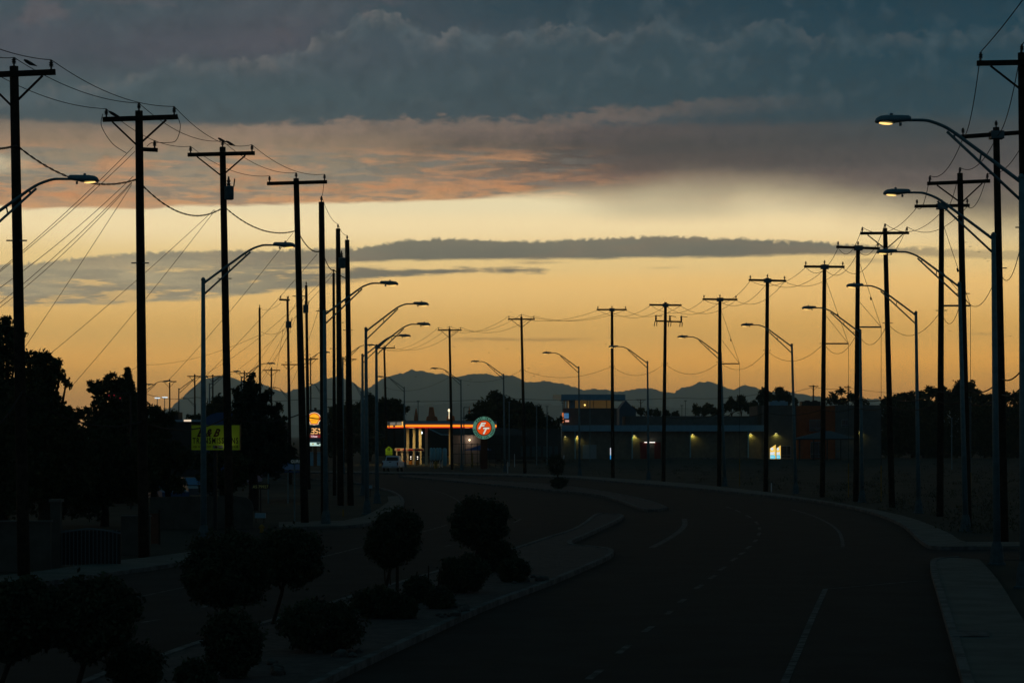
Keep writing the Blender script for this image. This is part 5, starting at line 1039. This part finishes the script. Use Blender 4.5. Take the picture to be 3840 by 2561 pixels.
# castle-like towers behind the canopy
for lab, pts, D_ in (('slim pointed brick turret above the canopy', [(951, 964), (952, 955), (953.5, 946), (955.5, 937), (957.5, 947), (959, 956), (960, 964)], 480), ('broad blunt brick tower above the canopy', [(979, 964), (980, 957), (984, 955), (986, 934.5), (995, 934.5), (998, 955), (1003, 957), (1005, 964)], 480),
                     ('brick turret with a small lamp beside a wooden pole', [(1026, 964), (1027, 956), (1030, 953), (1036, 953), (1043, 955), (1044, 964)], 480), ('second pointed turret left of the round sign', [(1074, 962), (1075, 950), (1077.5, 931), (1080, 950), (1082, 962)], 480)):
    r = thing('brick_tower', P(sum(p[0] for p in pts)/len(pts), HY+HC*F/D_, D_), lab, 'tower', 'brick turrets behind the station')
    full = [(pts[0][0], HY+HC*F/D_)] + pts + [(pts[-1][0], HY+HC*F/D_)]
    MB().prism([(P(a, b, D_).x, P(a, b, D_).z) for a, b in full], D_-1.5, D_+1.5).build('masonry', mat('tower_brick', (0.45, 0.16, 0.07), 0.9, var=0.3, vscale=1.0), r)
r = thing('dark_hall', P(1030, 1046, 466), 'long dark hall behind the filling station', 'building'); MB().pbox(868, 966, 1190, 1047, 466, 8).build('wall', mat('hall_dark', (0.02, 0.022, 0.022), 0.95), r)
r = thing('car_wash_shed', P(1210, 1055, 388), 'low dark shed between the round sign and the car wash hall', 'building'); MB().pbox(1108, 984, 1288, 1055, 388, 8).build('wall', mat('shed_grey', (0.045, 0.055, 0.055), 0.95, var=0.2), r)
for x in range(1195, 1285, 13): MB().pbox(x, 1024, x+8, 1048, 387.9, 0.08).build('window', mat('shed_glass', (0.03, 0.07, 0.08), 0.3), r)
q = P(1031, 944, 478); tag(MB().lathe(q, [(-1.5, 0.05), (-0.1, 0.05), (0, 0.2), (0.25, 0.24), (0.45, 0.1)], 8).build('tower_lamp', E_('warm_lamp', (255, 235, 190), 1.6), origin=q), 'bright warm lamp on the turret beside the wooden pole', 'lamp')
# slim light masts
def mast(px, y0, D_, label, head='T', w=0.07, m=STEEL, lit=None):
    q = P(px, y0, D_); r = thing('light_mast', Vector((q.x, D_, 0)), label, 'light mast', 'slim light masts'); MB().tube([Vector((q.x, D_, 0)), q], w, 6).build('mast', m, r)
    if head == 'T': MB().pbox(px-3.2, y0-1, px+3.2, y0+0.8, D_-0.2, 0.4).build('mast_head', m, r)
    if head == 'L': MB().bar(q, P(px+13, y0+0.3, D_), 0.12).build('mast_arm', m, r)
    if head == 'B':
        for i in range(4): MB().pbox(px-6+i*3.3, y0-1.2, px-3.6+i*3.3, y0+1.4, D_-0.3, 0.3).build('floodlight', lit or m, r)
for a in ((1232, 931, 345, 'first slim mast left of the car wash tower'), (1256, 933, 350, 'second slim mast left of the car wash tower'), (1169, 923, 330, 'slim mast just right of the round sign'), (1573.8, 920, 560, 'twin-headed mast beyond the long parapet'), (1292.4, 924.5, 460, 'flat-headed mast behind the tower roof'), (2228, 912, 260, 'slim mast before the right wood'), (378, 938, 330, 'flat-headed mast beneath the stadium lights'), (960, 921, 420, 'mast above the canopy with a warm head')): mast(*a)
mast(1065, 935, 330, 'slim mast with a right-angled arm left of the round sign', 'L'); mast(1354.5, 917, 400, 'plain pale mast before the tower windows', '', 0.06); mast(1565.6, 931, 560, 'short mast beyond the long parapet', 'T')
FL = E_('stadium_light', (225, 245, 255), 1.0)
mast(361, 913.5, 420, 'left bank of cold white stadium lights', 'B', lit=FL); mast(378, 912, 420, 'right bank of cold white stadium lights', 'B', lit=FL)
mast(2185, 960, 300, 'faint mast deep in the right wood', 'T')

# left side: walls, gate, carport, cars
SW = mat('left_block_wall', (0.085, 0.082, 0.072), 0.95, var=0.3, vscale=1.5, spec=0.1)
r = thing('block_wall', G(460, 1213), 'rough pale block wall behind the billboard post', 'wall'); D_ = GD(1213)
MB().prism([(P(a, b, D_).x, P(a, b, D_).z) for a, b in ((344, 1214), (344, 1141), (540, 1138), (566, 1142), (577, 1152), (581, 1165), (581, 1214))], D_, D_+0.25).build('wall_panel', SW, r)
for lab, (x0, yt, x1, yb) in (('low wall at the far left behind the first pole', (-60, 1198, 116, 1312)), ('short wall section right of the dark gate', (278, 1186, 344, 1275))):
    D_ = GD(yb); r = thing('garden_wall', P((x0+x1)/2, yb, D_), lab, 'wall'); MB().pbox(x0, yt, x1, yb, D_, 0.25).build('wall_panel', SW, r); MB().pbox(x0-1, yt-3, x1+1, yt, D_-0.04, 0.33).build('coping', CONC, r)
D_ = GD(1303); r = thing('gate_pillar', P(126, 1303, D_), 'square gate pillar with a cap beside the dark gate', 'pillar'); MB().pbox(115, 1152, 138, 1303, D_, 0.35).build('shaft', SW, r); MB().pbox(112, 1146, 141, 1152, D_-0.05, 0.45).build('cap', CONC, r)
r = thing('metal_gate', P(205, 1300, D_+0.1), 'dark metal gate between the pillar and the short wall', 'gate'); MB().pbox(139, 1218, 277, 1296, D_+0.15, 0.04).build('sheet_panel', BLACK, r)
MB().tube(smooth([P(a, b, D_+0.12) for a, b in ((139, 1222), (175, 1217), (205, 1214), (240, 1217), (277, 1224))]), 0.025, 6).build('top_rail', BRKT, r)
for x in range(142, 277, 9): MB().bar(P(x, 1216, D_+0.1), P(x, 1298, D_+0.1), 0.025).build('bar', BRKT, r)
q = G(226, 1280); r = thing('letter_box', q, 'small pale box on a post before the dark gate', 'letter box'); MB().pbox(219, 1242, 233, 1254, q.y, 0.25).build('box', WHITE, r); MB().tube([q, P(226, 1254, q.y+0.1)], 0.03, 6).build('sign_post', BLACK, r)
q = G(355, 1250); r = thing('wooden_gate', q, 'small reddish board gate right of the second pole', 'gate'); MB().pbox(345, 1178, 366, 1248, q.y, 0.06).build('boards', mat('red_boards', (0.12, 0.05, 0.03), 0.9, var=0.3), r); MB().pbox(364, 1170, 367, 1250, q.y-0.02, 0.1).build('gate_post', BARK, r)
BLU = mat('blue_roof', (0.03, 0.08, 0.20), 0.7, var=0.1)
r = thing('carport', P(640, 1152, 152), 'blue gabled carport with thin posts left of the fourth pole', 'carport')
MB().add([P(588, 1078, 150), P(705, 1078, 150), P(590, 1060, 158), P(606, 1043, 156), P(700, 1062, 156), P(705, 1078, 160), P(588, 1078, 160)], [(0, 1, 4, 3), (0, 3, 2), (1, 5, 4), (3, 4, 5, 6), (0, 6, 5, 1)]).build('roof', BLU, r)
MB().pbox(588, 1081, 705, 1084.5, 150, 0.2).build('fascia', BLU, r)
for x in (616, 661, 700): q = P(x, 1084, 150.1); MB().tube([Vector((q.x, 150.1, 0)), q+Vector((0, 0, 0.15))], 0.045, 6).build('post', STEEL, r)
q = G(597, 1200); r = thing('pale_box_sign', q, 'pale box on legs at the end of the block wall', 'box'); MB().pbox(585, 1178, 609, 1189, q.y, 0.3).build('box', mat('box_pale_blue', (0.22, 0.36, 0.45), 0.6), r)
for x in (588, 606): MB().pbox(x-1, 1189, x+1, 1200, q.y+0.1, 0.06).build('leg', BLACK, r)
q = G(601, 1223); r = thing('hydrant', q, 'small yellow hydrant beside the left kerb', 'hydrant'); MB().lathe(q, [(0, 0.11), (0.04, 0.11), (0.05, 0.08), (0.26, 0.08), (0.30, 0.10), (0.34, 0.06), (0.38, 0.0)], 10).build('barrel', YELP, r); MB().bar(q+Vector((-0.13, 0, 0.24)), q+Vector((0.13, 0, 0.24)), 0.07).build('outlets', YELP, r)
q = P(598, 1150, 128); r = thing('address_board', q, 'dark board with a yellowish postcode beside the carport', 'sign'); pb = MB().pbox(576, 1111, 619, 1123, 128, 0.05).build('board', BLACK, r); lettering(r, 'AS 79927', 580, 616, 1113.5, 1120.5, 127.99, mat('code_yellow', (0.28, 0.30, 0.12), 0.6, emit=(0.05, 0.055, 0.02), es=0.25), parent_part=pb, offset=0.01)
MB().tube([Vector((q.x, 128.1, 0)), P(598, 1112, 128.1)], 0.04, 6).build('sign_post', BLACK, r)
q = P(676, 1150, 119); r = thing('street_name_sign', q, 'street name blade tucked behind the fourth pole', 'sign'); pb = MB().pbox(665, 1053, 699, 1065, 119, 0.03).build('blade', mat('blade_green', (0.01, 0.04, 0.03), 0.6), r)
lettering(r, 'GURD', 668, 692, 1055.5, 1062.5, 118.99, mat('blade_white', (0.5, 0.55, 0.55), 0.6, emit=(0.06, 0.08, 0.08), es=0.4), parent_part=pb, offset=0.01); MB().tube([Vector((q.x, 119.1, 0)), P(676, 1053, 119.1)], 0.035, 6).build('sign_post', STEEL, r)
q = G(850, 1140); r = thing('pale_meter_box', q, 'small pale blue box on a post between two left lamp posts', 'box'); MB().pbox(845, 1114, 854, 1121, q.y, 0.2).build('box', mat('box_pale_blue', (0.22, 0.36, 0.45), 0.6), r); MB().tube([q+Vector((0, 0.1, 0)), P(850, 1120, q.y+0.1)], 0.03, 6).build('sign_post', BLACK, r)
post('short yellow post beside the last thick left poles', 788, 1169, 1186, 4.0, YELP)
def sedan(px, py, D_, label, mpaint, yaw):
    c = P(px, HY+HC*F/D_, D_); c.z = 0; r = thing('parked_car', c, label, 'car', 'cars parked behind the block wall'); cs, sn = math.cos(yaw), math.sin(yaw)
    def T(x, z, y): return Vector((c.x + x*cs - y*sn, c.y + x*sn + y*cs, z))
    def ex(poly, y0, y1, t0=0, m_=None, nm=None, part=None):
        n = len(poly); vs = [T(x, z, y0) for x, z in poly] + [T(x, z, y1) for x, z in poly]; tri = tessellate_polygon([[Vector((a, b, 0)) for a, b in poly]])
        mb = MB().add(vs, [tuple(t) for t in tri] + [tuple(i+n for i in reversed(t)) for t in tri] + [(i, (i+1) % n, (i+1) % n+n, i+n) for i in range(n)])
        return sub(mb, nm, m_, part) if part else mb.build(nm, m_, r)
    body = ex([(-2.2, 0.35), (2.2, 0.35), (2.25, 0.75), (1.5, 0.92), (-1.9, 0.95), (-2.25, 0.8)], -0.88, 0.88, m_=mpaint, nm='body')
    cab = ex([(-1.7, 0.94), (-1.0, 1.42), (0.4, 1.44), (1.3, 0.92)], -0.76, 0.76, m_=mpaint, nm='cabin')
    ex([(-1.45, 0.98), (-0.95, 1.37), (0.35, 1.38), (1.05, 0.96)], -0.77, -0.765, m_=GLASSD, nm='side_window', part=cab)
    ex([(0.5, 1.40), (1.27, 0.96), (1.33, 0.98), (0.55, 1.43)], -0.7, 0.7, m_=mat('windscreen', (0.05, 0.16, 0.35), 0.25, spec=0.6), nm='windscreen', part=cab)
    for x in (-1.35, 1.4):
        for y in (-0.8, 0.8): MB().tube([T(x, 0.33, y-0.1), T(x, 0.33, y+0.1)], 0.33, 14).build('wheel', BLACK, r)
sedan(372, 0, 150, 'dark parked car with a blue windscreen right of the second pole', mat('car_blue', (0.03, 0.08, 0.18), 0.35, spec=0.5), math.radians(-60)); sedan(446, 0, 160, 'dark parked car left of the grey lamp post', mat('car_grey', (0.08, 0.10, 0.12), 0.35, spec=0.5), math.radians(-70))
r = thing('low_shop_building', P(390, 1093, 250), 'low dark shop building with a teal roof edge beyond the trees', 'building')
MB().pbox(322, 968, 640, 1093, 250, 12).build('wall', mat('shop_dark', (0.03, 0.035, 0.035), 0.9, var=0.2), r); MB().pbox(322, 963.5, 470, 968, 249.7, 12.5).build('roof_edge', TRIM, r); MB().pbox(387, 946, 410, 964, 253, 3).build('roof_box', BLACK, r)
r = thing('blue_arched_roof', P(495, 1076, 205), 'dark blue arched roof rising above the billboard', 'building')
MB().prism([(P(a, b, 205).x, P(a, b, 205).z) for a, b in ((466, 1112), (466, 968), (473, 958), (485, 951), (500, 947), (520, 946), (545, 950), (560, 960), (560, 1112))], 205, 220).build('vault', BLU, r)
q = P(430, 965.5, 245); tag(MB().pbox(422, 963.3, 438, 967.5, 245, 0.3).build('lit_roof_light', E_('roof_light', (245, 220, 190), 0.9), origin=q), 'long pale light glowing on the low shop roof', 'lamp')
r = thing('traffic_signals', P(300, 1170, 138), 'mast arm with three red traffic lights among the left trees', 'traffic light')
MB().tube([P(300, HY+HC*F/138, 138), P(300, 902, 138), P(244, 905, 138)], 0.05, 6).build('mast_arm', BLACK, r)
for x, y in ((250, 908.5), (262, 908), (275.7, 914.5)):
    h = MB().pbox(x-3, y-4, x+3, y+6, 137.8, 0.2).build('signal_head', BLACK, r); sub(MB().blob(P(x, y-0.5, 137.8), 0.025, 1, 2, 0), 'red_lamp', E_('red_lamp', (200, 10, 25), 0.9), h)

# birds
def bird(px, py, D_, k, label, perched=False):
    c = P(px, py, D_); s_ = k; r = thing('bird', c, label, 'bird', 'birds perched on the wires' if perched else 'birds flying in the distance'); rr = random.Random(int(px*7+py))
    if perched:
        MB().tube([c+Vector((-0.15*s_, 0, 0.13*s_)), c+Vector((-0.08*s_, 0, 0.09*s_)), c+Vector((0.02*s_, 0, 0.03*s_)), c+Vector((0.20*s_, 0, -0.04*s_))], [0.02*s_, 0.045*s_, 0.05*s_, 0.008*s_], 8).build('body', BLACK, r)
    else:
        f = rr.uniform(0.1, 0.5); MB().tube([c+Vector((-0.16*s_, 0, 0)), c, c+Vector((0.16*s_, 0, 0))], [0.015*s_, 0.05*s_, 0.01*s_], 6).build('body', BLACK, r)
        for sg_ in (-1, 1):
            w = MB(); a = c+Vector((sg_*0.05*s_, 0, 0)); b = c+Vector((sg_*0.25*s_, 0.05, f*0.35*s_)); d = c+Vector((sg_*0.48*s_, 0, f*0.1*s_)); w.tube([a, b, d], [0.035*s_, 0.03*s_, 0.006*s_], 5); w.build('wing', BLACK, r)
for a in ((68, 149, 71, 'bird perched on the wire beside the first left pole'), (261, 266, 82, 'bird perched on the second pole crossarm'), (509.5, 325, 103, 'bird perched on top of the third left pole'), (528, 332, 104, 'bird perched on the wire beside the third pole')): bird(a[0], a[1], a[2], 1.1, a[3], True)
fl = [(1000.5, 708), (1083, 784), (1173, 717), (1164.5, 801), (1390, 790), (1043, 796), (1123, 810), (1213.5, 845.5), (1235.5, 858.5), (1226, 863), (1126, 857), (1081, 871), (1075, 884), (954, 865), (1725, 839), (1742, 848.5), (2217, 557), (2228, 567), (2248, 579), (2262, 594), (2269, 600), (2181, 760), (1691, 734), (1368, 748), (2253, 765), (2320, 772)]
for i, (x, y) in enumerate(fl): bird(x, y, 300, 0.42*(1.2 if y < 620 else 1.0), 'tiny dark bird flying far off against the dusk sky')
